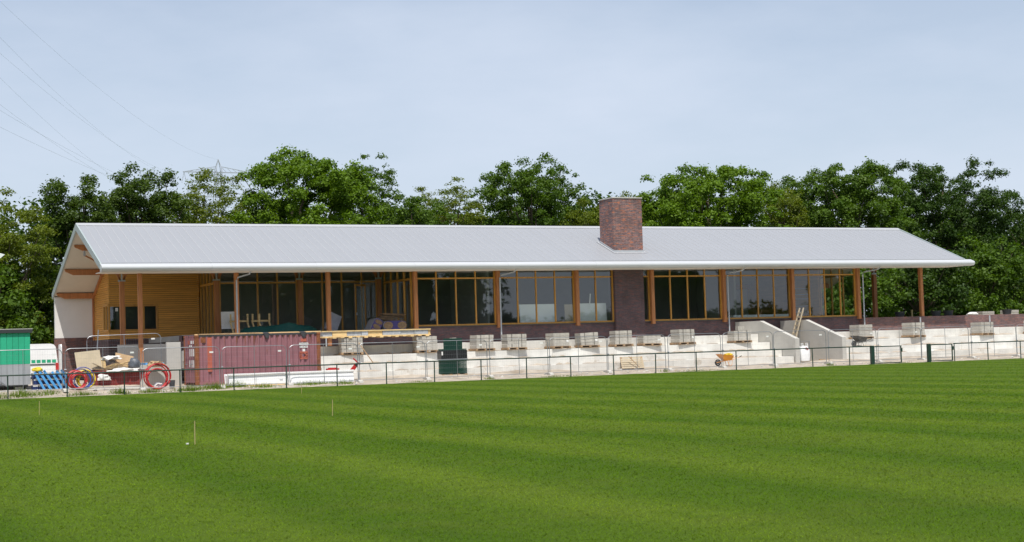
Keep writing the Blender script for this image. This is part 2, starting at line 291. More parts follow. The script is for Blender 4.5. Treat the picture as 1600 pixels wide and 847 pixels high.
# ------------------------------------------------------------------ ground
def smooth01(a): a = max(0, min(1, a)); return a * a * (3 - 2 * a)
def gz(x, y):
    """height of the building-site ground behind the pitch"""
    t = .12 + .20 * smooth01((19 - x) / 6)
    z = .02 + (t - .02) * smooth01((y - 76.2) / 1.8) + .08 * smooth01((y - 78.2) / 2)
    return z + .25 * smooth01((y - 83) / 6) * smooth01((20 - x) / 3)
tag(MB().add([(-2500, -2500, 0), (2500, -2500, 0), (2500, 2500, 0), (-2500, 2500, 0)], [(0, 1, 2, 3)]).build('field', 'field_grass'), 'striped mown grass pitch in front of the building', kind='structure')
from mathutils import noise as mnoise
b = MB(); xs = np.arange(-20, 110, .3); ys = np.concatenate([np.arange(75.9, 84, .22), np.arange(84, 104, 1.0)])
for y in ys:
    for x in xs:
        e = mnoise.noise((x * .9, y * .9, 0)) * .05 + mnoise.noise((x * 3.1, y * 3.1, 4)) * .025
        hp = max(0, mnoise.noise((x * .22, 3.3, 1)) + .1) * .34 * math.exp(-((y - 79.8) / .7) ** 2)   # loose sand banked against the lowest tier
        k = smooth01((y - 75.9) / .5)
        b.v.append((x, y + (mnoise.noise((x * .8, 9, 1)) * .12 + mnoise.noise((x * 3., 5, 1)) * .06 if y < 76 else 0), -.03 * (1 - k) + .006 + gz(x, y) * k + (e + hp) * k))
nx = len(xs)
b.f = [(j * nx + i, j * nx + i + 1, (j + 1) * nx + i + 1, (j + 1) * nx + i) for j in range(len(ys) - 1) for i in range(nx - 1)]
tag(b.build('ground', 'sand', smooth=True), 'bare sandy building-site ground between pitch and terraces', kind='structure')

# ------------------------------------------------------------------ clubhouse
CL = thing('clubhouse', 'long low clubhouse with pale grey metal roof, timber windows and brick chimney', 'building', (45, 86, 0))
XL, XR = 16.25, 75.07
EY, EZ, RY, RZ, BY, BZ = 84.5, 6.81, 91.4, 9.44, 99.84, 5.82
sl_f = (RZ - EZ) / (RY - EY); sl_b = (RZ - BZ) / (BY - RY); TH = .26
# front roof: one standing-seam panel per strip
NP = 128; pw = (XR - XL) / NP
def roofpanel():
    m = MB(); d = Vector((0, RY - EY, RZ - EZ)); n = Vector((0, -d.z, d.y)).normalized()
    prof = [(0.0, 0.0), (.02, .001), (pw / 2, .003), (pw - .02, .001), (pw + .002, 0)]
    vs = []
    for t in (0, 1):
        for (u, h) in prof: p = d * t + n * h; vs.append((u, p.y, p.z))
        for (u, h) in ((pw + .002, -.02), (0, -.02)): p = d * t + n * h; vs.append((u, p.y, p.z))
    k = len(prof) + 2
    m.add(vs, [tuple(range(k)), tuple(reversed(range(k, 2 * k)))] + [(i, i + k, (i + 1) % k + k, (i + 1) % k) for i in range(k)])
    return m
p0 = MB(); p0.v = [(x + XL, y + EY, z + EZ) for x, y, z in roofpanel().v]; p0.f = roofpanel().f
p0 = p0.build('roof_panel', 'roof_metal', CL)
sm_ = MB(); d_ = Vector((0, RY - EY, RZ - EZ)); n_v = Vector((0, -d_.z, d_.y)).normalized(); pr_ = [(-.022, 0), (-.013, .024), (.013, .024), (.022, 0)]
vs_ = [(XL + u, EY + (d_ * t + n_v * h).y, EZ + (d_ * t + n_v * h).z) for t in (0, 1) for u, h in pr_]
sm_ = sm_.add(vs_, [(0, 1, 2, 3), (7, 6, 5, 4), (0, 4, 5, 1), (1, 5, 6, 2), (2, 6, 7, 3), (3, 7, 4, 0)]).build('seam', 'seam_metal', CL)
for i in range(1, NP): dup_part(p0, CL, (i * pw, 0, 0)); dup_part(sm_, CL, (i * pw, 0, 0))
MB().prism([(EY + .1, EZ - TH), (RY, RZ - TH - .04), (RY, RZ - .025), (EY + .02, EZ - .025)], 'x', XL + .03, XR - .03).build('roof_soffit', 'soffit', CL)
MB().prism([(RY + .002, RZ - TH - .04), (BY, BZ - TH), (BY, BZ), (RY + .002, RZ + .01)], 'x', XL + .03, XR - .03).build('rear_roof', 'soffit', CL)
MB().prism([(RY, RZ + .03), (BY + .1, BZ), (BY + .1, BZ + .03), (RY, RZ + .06)], 'x', XL, XR).build('rear_roof_sheet', 'roof_metal', CL)
MB().prism([(RY - .26, RZ - .09), (RY, RZ + .02), (RY + .22, RZ - .05), (RY + .22, RZ + .02), (RY, RZ + .09), (RY - .26, RZ - .055)], 'x', XL - .02, XR + .02).build('ridge_cap', 'seam_metal', CL)
for x0, x1 in ((XL - .05, XL + .03), (XR - .03, XR + .05)):
    v = MB().prism([(EY - .05, EZ - .05), (EY - .05, EZ - TH - .06), (EY + .1, EZ - TH - .06), (RY, RZ - TH - .08), (BY, BZ - TH - .05), (BY + .12, BZ - .02), (BY + .1, BZ + .05), (RY, RZ + .07), (EY, EZ + .03)], 'x', x0, x1).build('verge_trim', 'verge', CL)
gp = [(EY + .06, EZ - .01), (EY - .06, EZ - .045), (EY - .30, EZ - .135), (EY - .37, EZ - .18), (EY - .395, EZ - .25), (EY - .385, EZ - .33), (EY - .33, EZ - .40), (EY - .24, EZ - .44), (EY + .1, EZ - .46), (EY + .1, EZ - .43)]
for i in range(10):
    a = XL - .03 + i * (XR + .6 - XL) / 10; e = XL - .03 + (i + 1) * (XR + .6 - XL) / 10
    MB().prism(gp, 'x', a, e - .006).build('gutter', 'roof_white', CL, smooth=True)
MB().box(XL + .1, XR, EY + .1, 86.5, EZ - .47, EZ - .43).build('eave_soffit', 'soffit', CL)
for (y, z, x0) in ((93.2, 8.06, 16.4), (96.1, 6.80, 16.35), (99.1, 5.50, 16.35), (88.0, 7.6, 16.9)):   # purlins with chamfered ends under the overhang
    MB().prism([(x0, z + .34), (x0 + .06, z + .2), (x0 + .5, z), (74.4, z), (74.4, z + .34)], 'y', y - .1, y + .1).build('purlin', 'column_wood', CL)
# columns
CX = [18.68 + 5.4 * i for i in range(11)]
for i, x in enumerate(CX):
    z0 = .35 if i == 0 else (2.1 if i < 3 else 2.9)
    MB().box(x - .11, x + .11, 86.20, 86.44, z0, 6.55).build('column', 'column_wood', CL)
for x in (18.75, 24.3, 29.4, 34.5, 72.7):
    c = MB().box(x - .13, x + .13, 91.27, 91.53, 2.5 if x > 20 else 1.5, 6.15).build('column', 'column_wood', CL)
    MB().box(x - .2, x + .2, 91.34, 91.46, 6.15, 6.25).box(x - .04, x + .04, 91.36, 91.44, 6.25, 6.6).build('bracket', 'zinc', c)
    m = MB()
    for dx in (-1.5, -.7, .7, 1.5): m.bar((x + .1 * np.sign(dx), 91.4, 6.24), (x + dx, 91.4, 8.85), .09)
    m.build('brace', 'column_wood', c)
MB().box(16.95, 17.05, 93.1, 93.3, 7.75, 8.06).build('bracket', 'zinc', CL); MB().bar((17.0, 93.2, 7.8), (18.6, 93.0, 6.9), .09).build('brace', 'column_wood', CL)
# floor, brick, rear
MB().box(21.0, 67.45, 86.5, BY - .3, 2.6, 2.9).build('floor_slab', 'floor_concrete', CL)
MB().box(34.75, 48.33, 86.46, 86.8, 1.95, 3.02).build('brick_plinth', 'brick_dark', CL)
MB().box(50.42, 67.45, 86.46, 86.8, 1.95, 3.02).build('brick_plinth', 'brick_dark', CL)
MB().box(20.9, 34.75, 86.5, 86.8, 1.95, 2.88).build('brick_plinth', 'brick_dark', CL)
MB().box(48.335, 50.415, 86.2, 86.95, 1.95, 6.7).build('brick_pillar', 'brick_dark', CL)
MB().box(XL + .05, 67.4, 99.45, 99.75, 3.1, 5.62).build('rear_wall', 'render_white', CL)
MB().box(XL + .02, 67.4, 99.43, 99.78, .2, 3.098).build('rear_brick_base', 'brick_red', CL)
MB().box(67.15, 67.4, 90.6, 99.4, 2.9, 7.0).build('side_wall', 'clad_wood', CL)
# window sill strips
MB().box(34.9, 48.32, 86.36, 86.62, 3.02, 3.065).build('window_sill', 'dark_metal', CL); MB().box(50.43, 67.3, 86.36, 86.62, 3.02, 3.065).build('window_sill', 'dark_metal', CL)
def window(x0, x1, mull, y=86.5, z0=3.07, zt=5.92, z1=6.56, w=.075, parent=CL):
    fr = MB().box(x0, x1, y - .06, y + .06, z0, z0 + .1).box(x0, x1, y - .06, y + .06, z1 - .08, z1).box(x0, x0 + w, y - .06, y + .06, z0 + .1, z1 - .08).box(x1 - w, x1, y - .06, y + .06, z0 + .1, z1 - .08).build('window', 'frame_wood', parent)
    xs = [x0] + list(mull) + [x1]
    for m_ in mull: MB().box(m_ - w / 2, m_ + w / 2, y - .055, y + .055, z0 + .1, z1 - .08).build('mullion', 'frame_wood', fr)
    for a, c in zip(xs[:-1], xs[1:]):
        a2 = a + (w if a == x0 else w / 2); c2 = c - (w if c == x1 else w / 2)
        MB().box(a2, c2, y - .05, y + .05, zt - .045, zt + .045).build('transom', 'frame_wood', fr)
        tlt = random.uniform(-.006, .006)
        MB().add([(a2, y + tlt, z0 + .1), (c2, y - tlt, z0 + .1), (c2, y - tlt, zt - .045), (a2, y + tlt, zt - .045)], [(0, 1, 2, 3)]).build('pane', 'glass', fr)
        MB().add([(a2, y, zt + .045), (c2, y, zt + .045), (c2, y, z1 - .08), (a2, y, z1 - .08)], [(0, 1, 2, 3)]).build('pane', 'glass', fr)
    return fr
window(35.0, 40.16, (36.3, 37.57, 38.86)); window(40.4, 45.56, (41.66, 42.93, 44.23)); window(45.82, 48.33, (47.09,)); window(50.42, 50.96, ())
window(51.2, 56.36, (52.52, 53.82, 55.12)); window(56.6, 61.76, (57.95, 59.21, 60.49)); window(62.0, 67.16, (63.34, 64.62, 65.9))
# recessed porch glazing
window(24.45, 29.28, (25.6, 26.8, 28.02), y=91.45, z0=2.92, zt=6.0, z1=8.5, w=.09); window(29.55, 34.4, (30.85, 32.1, 33.4), y=91.45, z0=2.92, zt=6.0, z1=8.5, w=.09)
def side_glazing(x, y0, y1, zt, z1, n, z0=2.92):
    fr = MB().box(x - .06, x + .06, y0, y1, z0, z0 + .1).box(x - .06, x + .06, y0, y1, z1 - .1, z1).box(x - .06, x + .06, y0, y1, zt - .06, zt + .06).build('window', 'frame_wood', CL)
    for i in range(n + 1):
        y = y0 + .05 + (y1 - y0 - .1) * i / n; MB().box(x - .055, x + .055, y - .045, y + .045, z0 + .1, z1 - .1).build('mullion', 'frame_wood', fr)
    for i in range(n):
        a = y0 + .095 + (y1 - y0 - .1) * i / n; c = y0 + .005 + (y1 - y0 - .1) * (i + 1) / n
        for (za, zb) in ((z0 + .1, zt - .06), (zt + .06, z1 - .1)): MB().add([(x, a, za), (x, c, za), (x, c, zb), (x, a, zb)], [(0, 1, 2, 3)]).build('pane', 'glass', fr)
side_glazing(67.28, 86.65, 90.55, 5.92, 6.7, 3); side_glazing(24.2, 91.55, 94.75, 6.0, 7.6, 4); side_glazing(34.85, 86.85, 91.3, 5.92, 6.7, 4)
# open door leaf in the porch glazing, swung outwards
dr = MB().obox((33.0, 90.6, 2.97), (1.1, .06, .1), (0, 0, R(35))).obox((33.0, 90.6, 5.75), (1.1, .06, .12), (0, 0, R(35)))
for s in (-1, 1): dr.obox((33.0 + s * .5 * math.cos(R(35)), 90.6 + s * .5 * math.sin(R(35)), 4.36), (.1, .06, 2.68), (0, 0, R(35)))
dr = dr.build('door', 'frame_wood', CL); MB().obox((33.0, 90.6, 4.36), (.88, .01, 2.68), (0, 0, R(35))).build('pane', 'glass', dr); MB().obox((32.62, 90.28, 4.0), (.04, .1, .16), (0, 0, R(35))).build('handle', 'zinc', dr)
# timber-clad block: boards one by one
cw = MB().box(19.3, 24.1, 95.25, 99.4, 2.88, 7.6).build('cladding_backing', 'hut_dark', CL)
def wallz(y): return RZ - sl_b * (y - RY) - TH - .08 if y > RY else 0
bh = .128; k = 0; z = 2.9
while z < 7.5:
    win = 3.35 < z + bh / 2 < 4.98
    top = z + bh - .012
    segs = [(18.66, 24.12)] if not win else [(21.6, 24.12)]
    for a, c in segs:
        MB().prism([(94.80, z), (94.84, top), (94.86, top), (94.86, z)], 'x', a, c).build('board', 'clad_wood', cw)
    # gable side boards end under the sloping roof
    yb = min(99.4, RY + (RZ - TH - .1 - top) / sl_b)
    y0 = 94.8 if not win else 96.3
    if yb > y0 + .1: MB().prism([(18.64, z), (18.69, top), (18.72, top), (18.72, z)], 'y', y0, yb).build('board', 'clad_wood', cw)
    z += bh
MB().box(18.66, 24.12, 94.84, 94.98, 2.0, 2.88).build('brick_plinth', 'brick_dark', CL); MB().box(18.6, 18.72, 94.8, 99.4, 1.0, 2.88).build('brick_plinth', 'brick_dark', CL)
MB().prism([(94.9, 7.62), (99.44, 5.62), (99.44, 2.9), (99.30, 2.9), (99.30, 5.5), (94.9, 7.45)], 'x', 18.55, 18.655).build('gable_trim', 'column_wood', CL)
window(18.62, 21.58, (19.58, 20.72), y=94.86, z0=3.36, zt=4.87, z1=4.98, w=.11)
fw_ = MB().box(18.6, 18.7, 94.85, 96.3, 3.36, 3.47).box(18.6, 18.7, 94.85, 96.3, 4.87, 4.98).box(18.6, 18.7, 95.5, 95.6, 3.47, 4.87).box(18.6, 18.7, 96.2, 96.3, 3.47, 4.87).build('window', 'frame_wood', CL)
MB().add([(18.66, 94.9, 3.47), (18.66, 96.2, 3.47), (18.66, 96.2, 4.87), (18.66, 94.9, 4.87)], [(0, 1, 2, 3)]).build('pane', 'glass', fw_)
MB().box(19.05, 19.2, 94.83, 94.845, 4.55, 4.75).build('notice', 'label_white', CL)
# interior partitions seen through the glass
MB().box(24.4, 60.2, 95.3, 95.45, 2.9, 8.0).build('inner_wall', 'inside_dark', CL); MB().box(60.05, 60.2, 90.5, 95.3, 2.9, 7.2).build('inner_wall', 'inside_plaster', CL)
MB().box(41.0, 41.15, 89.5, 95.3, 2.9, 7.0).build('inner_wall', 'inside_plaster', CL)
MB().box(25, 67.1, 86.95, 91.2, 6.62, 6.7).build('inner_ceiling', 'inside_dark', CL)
# downpipes
for x, zb, yb in ((24.0, 2.95, 85.98), (40.30, 2.1, 86.05), (56.63, 2.1, 86.05), (67.5, 2.1, 86.05)):
    MB().tube([(x + .5, 84.75, 6.36), (x + .46, 84.95, 6.2), (x + .06, yb - .1, 6.05), (x, yb, 5.9), (x, yb, zb)], .045, 7).build('downpipe', 'zinc', CL, smooth=True)
# chimney
ch = MB().prism([(86.2, 7.40), (87.96, 8.07), (87.96, 10.86), (86.2, 10.86)], 'x', 48.35, 50.45).build('chimney', 'brick_chimney', CL)
MB().box(48.31, 50.49, 86.16, 88.0, 10.862, 10.93).build('chimney_cap', 'concrete_grey', ch)
MB().prism([(86.15, 7.41), (87.99, 8.13), (87.99, 8.30), (86.15, 7.56)], 'x', 48.31, 50.49).build('flashing', 'zinc', ch)
MB().prism([(85.95, 7.385), (88.2, 8.245), (88.2, 8.26), (85.95, 7.40)], 'x', 48.2, 50.6).build('flashing', 'seam_metal', ch)

# ------------------------------------------------------------------ brick garden wall, terrace slab on the right
gw = MB().box(67.47, 100, 86.16, 86.5, 1.95, 2.96).build('brick_wall', 'brick_dark'); gw.data.materials[0] = MATS['brick_red']
tag(gw, 'low reddish brick wall running right from the clubhouse behind the concrete terraces', 'wall')
t = tag(MB().box(67.47, 100, 86.5, 100, 2.4, 2.93).build('paved_terrace', 'soil'), 'raised soil terrace behind the brick wall', kind='structure')
# concrete terrace tiers, each made of cast blocks
TR = [(80.05, .1, .60), (81.30, .55, 1.04), (82.55, 1.0, 1.52), (83.80, 1.48, 2.05)]
for lab, X0, X1, nm in (('long white concrete terrace steps left of the stair opening', 20.9, 57.3, 'concrete_terrace'), ('white concrete terrace steps right of the stair opening', 61.25, 97.0, 'concrete_terrace')):
    T = thing(nm, lab, 'terrace', (X0, 80, 0))
    for k, (y, z0, z1) in enumerate(TR):
        tp = MB().box(X0 + .02, X1 - .02, y + .03, (TR[k + 1][0] + .2) if k < 3 else 86.45, max(.02, z0 - .4), z1 - .02).build('tier', 'concrete_grey', T)
        x = X0
        L0 = 3.9 if k % 2 else 4.3; first = True
        while x < X1 - .05:
            l = L0 * (.45 + .22 * k if first else 1); first = False
            e = min(X1, x + l); ye = (TR[k + 1][0] + .1) if k < 3 else 86.14
            dz = random.uniform(-.008, .008); dy = random.uniform(-.01, .01)
            MB().box(x + .006, e - .006, y + dy, ye, z0, z1 + dz).build('concrete_block', 'concrete', tp); x = e
b = MB(); rs = random.Random(4)
for k in range(3):
    yb = TR[k + 1][0]; z1 = TR[k][2]
    for q in range(80):
        x = rs.uniform(28, 56.5) if q < 48 else rs.uniform(62, 84); w_ = rs.uniform(.3, 1.4); h_ = rs.uniform(.03, .10); n0 = len(b.v); m_ = 9
        for i in range(m_ + 1):
            t_ = i / m_; e = math.sin(math.pi * t_) * (1 + .4 * mnoise.noise((x + t_ * 3, k, 0)))
            b.v += [(x + w_ * t_, yb - .05 - .55 * e, z1 + .004), (x + w_ * t_, yb - .02 - .2 * e, z1 + .012 + h_ * .7 * e), (x + w_ * t_, yb + .02, z1 + .012 + h_ * e)]
        for i in range(m_):
            for j in range(2): b.f.append((n0 + i * 3 + j, n0 + i * 3 + j + 1, n0 + i * 3 + j + 4, n0 + i * 3 + j + 3))
tag(b.build('sand_spill', 'sand', smooth=True), 'sand and dirt lying on the terrace treads', 'sand', kind='stuff')
for lab, x0 in (('left sloping concrete cheek wall of the unfinished stairs', 57.34), ('right sloping concrete cheek wall of the unfinished stairs', 60.88)):
    o = tag(MB().prism([(79.9, .1), (86.44, .1), (86.44, 2.88), (83.65, 2.88), (79.9, 1.69)], 'x', x0, x0 + .30).build('stair_wall', 'concrete_grey'), lab, 'wall')
# retaining walls left of the porch
tag(MB().box(17.6, 20.4, 87.0, 87.25, .2, 2.47).build('retaining_wall', 'concrete_grey'), 'grey concrete retaining wall in shade behind the leftmost timber column', 'wall')
tag(MB().box(19.55, 20.3, 84.0, 84.2, .1, 2.52).build('retaining_wall', 'concrete_grey'), 'upright pale concrete panel left of the purple container', 'panel')

# ------------------------------------------------------------------ trees
def crown(cx, cy, h, half, zb, leaf, LAI, clump, flat=1., seed=0, depth=1., lob=1.0):
    """leaf quads gathered in many small clumps through a domed, lobed volume"""
    r = np.random.default_rng(seed); rz = (h - zb) / 2; zc = (h + zb) / 2; ry = half * depth
    N = int(LAI * 2.7 * math.pi * half * rz / (leaf * leaf * .55)); nc = max(16, int(half * rz * 9 / clump ** 1.5))
    d = r.normal(size=(nc, 3)); d /= np.linalg.norm(d, axis=1)[:, None]
    ang = np.arctan2(d[:, 1], d[:, 0]); p1, p2, p3 = r.uniform(0, 6.28, 3)
    lobe = .97 + lob * (.10 * np.sin(3 * ang + p1 + 2 * d[:, 2]) + .07 * np.sin(5 * ang + p2 - 3 * d[:, 2]) + .06 * np.sin(7 * d[:, 2] + p3 + 2 * ang))
    rad = np.minimum(r.uniform(.08, 1, nc) ** .42 * lobe, 1.03)
    d = np.sign(d) * np.abs(d) ** .86; d /= (np.abs(d) ** 2.35).sum(1)[:, None] ** (1 / 2.35)   # slightly boxy dome
    wid = np.where(d[:, 2] > 0, 1.0, 1.08)
    C = d * rad[:, None] * np.array([half, ry, rz]) * np.stack([wid, wid, np.ones(nc)], 1) * (1 - .22 * clump / max(half, 1.2))
    cr = clump * r.uniform(.5, 1.15, nc); C += np.array([cx, cy, zc]); ct = r.uniform(-.2, .2, nc) + .12 * (rad / rad.max() - .6)
    wts = cr ** 2; wts /= wts.sum(); ix = r.choice(nc, N, p=wts)
    e = r.normal(size=(N, 3)); e /= np.linalg.norm(e, axis=1)[:, None]; e[:, 2] = np.where(e[:, 2] < -.3, -e[:, 2], e[:, 2])
    rr = r.uniform(.1, 1.0, N) ** .6 * (1 + .35 * (r.random(N) < .10))
    P = C[ix] + e * rr[:, None] * cr[ix][:, None] * np.array([1, 1, flat]); P += r.normal(size=P.shape) * .06
    P[:, 2] = np.maximum(P[:, 2], .15)
    n = e * .7 + np.array([0, 0, .45]) + r.normal(size=(N, 3)) * .55; n /= np.linalg.norm(n, axis=1)[:, None]
    a = np.cross(n, r.normal(size=(N, 3))); a /= np.linalg.norm(a, axis=1)[:, None]; b_ = np.cross(n, a)
    s = leaf * r.uniform(.6, 1.3, N)[:, None]
    V = np.stack([P - a * s * .6, P - b_ * s * .34 + n * s * .08, P + a * s * .6, P + b_ * s * .34 + n * s * .08], 1).reshape(-1, 3)
    tone = np.clip(.5 + ct[ix] + r.normal(size=N) * .2, 0, 1)
    return V, tone, C, cr
def tree(name, label, x, y, h, half, mat, leaf=.26, LAI=3.4, clump=1.2, flat=1., zb=None, seed=1, z0=.0, depth=1., lob=1., group='trees behind the clubhouse'):
    T = thing(name, label, 'tree', (x, y, z0), 0, group); zb = h * .16 if zb is None else zb
    V, tone, C, cr = crown(0, 0, h, half, zb, leaf, LAI, clump, flat, seed, depth, lob)
    m = MB(); rr = random.Random(seed); tr = .10 + .016 * h
    pts = [Vector((0, 0, -.1))]; 
    for i in range(1, 7): pts.append(Vector((rr.uniform(-.12, .12) * i, rr.uniform(-.12, .12) * i, h * .88 * i / 6)))
    m.tube(pts, [tr * (1 - .15 * i) + .015 for i in range(7)], 7)
    mesh = MB(); mesh.v = [(a + x, b_ + y, c + z0) for a, b_, c in m.v]; mesh.f = m.f
    idx = list(range(len(C))); rr.shuffle(idx)
    for i in idx[:min(len(idx), 34)]:
        c = Vector(C[i]); k = min(5, max(1, int(c.z / h * 5 * .75))); s = pts[k]; mid = (s + c) / 2 + Vector((0, 0, -.25 + rr.uniform(-.2, .4)))
        g = MB().tube([s, mid, c], [tr * .34 * (1 - .1 * k), tr * .2, .02], 5, caps=False); mesh.add([(a + x, b_ + y, c_ + z0) for a, b_, c_ in g.v], g.f)
    mesh.build('trunk', 'bark', T); mesh_quads('crown', V, tone, mat, T)
    return T
TREES = [
 ('locust_tree', 'feathery yellow-green tree at the left edge behind the hut', 14.2, 108, 13.4, 3.6, 'leaf_locust', .20, 3.4, 1.1, .55, 1.5),
 ('oak_tree', 'dark oak with a narrow uneven top above the left gable, the left one of two', 20.4, 113, 15.7, 2.9, 'leaf_oak', .24, 4.0, 1.0, .9, 2),
 ('oak_tree', 'dark oak right of its twin, behind the left end of the roof', 25.0, 114, 16.1, 3.1, 'leaf_oak', .24, 4.0, 1.0, .9, 2),
 ('locust_tree', 'sparse olive-green tree standing in front of the pylon', 30.9, 118, 16.5, 3.3, 'leaf_locust', .20, 2.0, .9, .6, 2),
 ('maple_tree', 'broad bright green maple, the biggest crown left of centre', 37.6, 115, 17.9, 5.2, 'leaf_maple', .29, 5.6, 1.2, .85, 2),
 ('oak_tree', 'tall thin tree with loose top just right of the bright maple', 44.6, 119, 18.2, 2.5, 'leaf_mid', .22, 1.9, .8, .7, 3),
 ('maple_tree', 'lower rounded olive tree between the tall thin tree and the feathery tree', 46.2, 113, 14.2, 2.6, 'leaf_mid', .26, 3.2, .9, .8, 2),
 ('locust_tree', 'feathery flat-layered tree left of the centre oak', 50.6, 118, 16.2, 3.3, 'leaf_locust', .18, 1.9, .95, .4, 3),
 ('oak_tree', 'large open-crowned oak left of the chimney', 57.4, 117, 18.2, 4.6, 'leaf_mid', .25, 3.6, 1.0, .9, 2),
 ('locust_tree', 'low light green tree just left of the chimney', 61.2, 113.5, 14.0, 2.3, 'leaf_locust', .20, 2.4, .8, .7, 2),
 ('sapling', 'thin sapling with a tuft of leaves poking up behind the chimney', 66.6, 116, 15.4, 1.3, 'leaf_locust', .18, 1.3, .5, .7, 9.5),
 ('maple_tree', 'dense dark green maple right of the chimney', 75.6, 118, 18.0, 6.4, 'leaf_maple', .29, 5.4, 1.25, .85, 2),
 ('locust_tree', 'narrow pale green tree between the two right maples', 84.2, 119, 17.0, 2.5, 'leaf_locust', .22, 2.2, .85, .8, 2),
 ('maple_tree', 'broad mid green tree above the right part of the roof', 93.2, 122, 19.2, 6.5, 'leaf_mid', .29, 5.2, 1.25, .85, 2),
 ('oak_tree', 'huge dark oak with sky gaps beyond the right end of the roof', 109.5, 126, 20.3, 8.0, 'leaf_dark', .28, 4.0, 1.25, .9, 2),
 ('oak_tree', 'dark tree cut by the right edge of the picture', 120.5, 124, 15.2, 4.6, 'leaf_dark', .28, 3.0, 1.1, .9, 1),
]
for i, (nm, lab, x, y, h, half, mat, leaf, lai, cl, fl, zb) in enumerate(TREES):
    tree(nm, lab, x, y, h * .965, half * 1.08, mat, leaf * .74, lai * (1.15 if nm != 'locust_tree' else .95), cl * .66, fl, zb if x < 22 or x > 100 else max(zb, 7.5), seed=40 + i, lob=.55 if nm == 'maple_tree' else 1.1)
for i, (lab, x, y, h, half, mat) in enumerate((
 ('dark leafy bush under the feathery tree at the left edge', 13.5, 106, 8.2, 3.2, 'leaf_mid'), ('dark bush between hut and left gable end', 18.6, 109, 7.5, 3.0, 'leaf_oak'),
 ('tall dark bush seen under the right end of the roof', 84.0, 108, 8.4, 3.6, 'leaf_mid'), ('bright bush beside the right rear timber column', 77.0, 104, 6.0, 2.2, 'leaf_mid'),
 ('broad dark bush right of the last timber column', 92.5, 110, 9.4, 4.4, 'leaf_dark'), ('dark bush below the huge oak', 102.0, 112, 9.8, 4.6, 'leaf_mid'), ('dark bush at the right edge behind the brick wall', 111.5, 113, 9.6, 4.8, 'leaf_dark'))):
    tree('bush', lab, x, y, h, half, mat, .27, 3.4, 1.0, .8, .2, seed=90 + i, group='bushes behind the clubhouse', z0=.5)
# far wood that closes the gaps low down, one mass
r = np.random.default_rng(5); Vs = []; Ts = []
for x in np.arange(-15, 175, 6.5):
    V, tn, _, _ = crown(x + r.uniform(-1.5, 1.5), 127 + .08 * x + r.uniform(-2, 2), r.uniform(13.2, 15.6) + (1.2 if x > 60 else 0), 4.9, 0 if x < 28 or x > 84 else 8, .40, 2.0, 1.5, .8, int(x * 10) + 900); Vs.append(V); Ts.append(tn)
tag(mesh_quads('woodland', np.concatenate(Vs), np.concatenate(Ts), 'leaf_dark'), 'dark mass of woodland behind the nearer trees', 'woodland', kind='stuff')
# belt of trees across the pitch: behind the camera, mirrored in the window panes
Vs = []; Ts = []
for x, h, hw in ((52, 17, 6), (63, 19, 7), (74, 18, 6.5), (85, 20, 7), (96, 18, 5.0), (130, 16, 3.6), (134, 15, 3.2), (164, 15, 4.5), (173, 14, 6)) + tuple((x_, 6.6 + .9 * math.sin(x_), 4.5) for x_ in range(36, 192, 5)):
    V, tn, _, _ = crown(x, -42, h, hw, 0, .7, 1.6, 1.4, .8, int(x * 7)); Vs.append(V); Ts.append(tn)
    q_ = []; nu_, nv_ = 14, 9      # solid core added in each crown to block sky holes in the reflection
    for j in range(nv_):
        for i in range(nu_):
            for a_, c_ in ((i, j), (i + 1, j), (i + 1, j + 1), (i, j + 1)):
                u_ = 2 * math.pi * a_ / nu_; v_ = math.pi * c_ / nv_; k_ = .80 + .16 * mnoise.noise((math.cos(u_) * 2 + x, math.sin(u_) * 2, v_ * 2))
                q_.append((x + math.cos(u_) * math.sin(v_) * hw * k_, -42 + math.sin(u_) * math.sin(v_) * hw * k_, h / 2 * (1 + math.cos(v_) * k_) - (h * .1 if c_ == nv_ else 0)))
    Vs.append(np.array(q_)); Ts.append(np.full(nu_ * nv_, .3))
tag(mesh_quads('tree_belt', np.concatenate(Vs), np.concatenate(Ts), 'leaf_dark'), 'belt of trees across the pitch, seen only mirrored in the window panes', 'woodland', kind='stuff')

# ------------------------------------------------------------------ pylon and power lines
py = thing('pylon', 'lattice electricity pylon showing faintly above the trees on the left', 'pylon', (107.5, 400, 0))
m = MB()
def wd(z): return .7 + 3.2 * max(0, (44 - z)) / 44
for sx in (-1, 1):
    for sy in (-1, 1): m.bar((107.5 + sx * wd(0), 400 + sy * wd(0), 0), (107.5 + sx * .7, 400 + sy * .7, 50.5), .16); m.bar((107.5 + sx * .7, 400 + sy * .7, 50.5), (107.5, 400, 53), .12)
for z in np.arange(2, 50, 2.4):
    a, c = wd(z), wd(z + 2.4)
    for sy in (-1, 1): m.bar((107.5 - a, 400 + sy * a, z), (107.5 + c, 400 + sy * c, z + 2.4), .09); m.bar((107.5 + a, 400 + sy * a, z), (107.5 - c, 400 + sy * c, z + 2.4), .09)
m.build('tower', 'steel_grey', py)
for zz, ln in ((49.4, 9.3), (43.0, 12.5)):
    a = MB(); a.bar((107.5 - ln, 400, zz + .1), (107.5 + ln, 400, zz + .1), .22)
    for s in (-1, 1):
        a.bar((107.5 + s * ln, 400, zz + .1), (107.5 + s * .8, 400, zz + 1.6), .14)
        for k in range(6): a.bar((107.5 + s * (ln - ln * k / 6.5), 400, zz + .1), (107.5 + s * (ln - ln * (k + .8) / 6.5), 400, zz + .1 + 1.4 * (k + .8) / 6.5), .08)
        for q in (.97, .6): a.bar((107.5 + s * ln * q, 400, zz), (107.5 + s * (ln * q - .5), 400, zz - 2.2), .1); a.bar((107.5 + s * ln * q, 400, zz), (107.5 + s * (ln * q + .5), 400, zz - 2.2), .1)
    a.build('cross_arm', 'steel_grey', py)
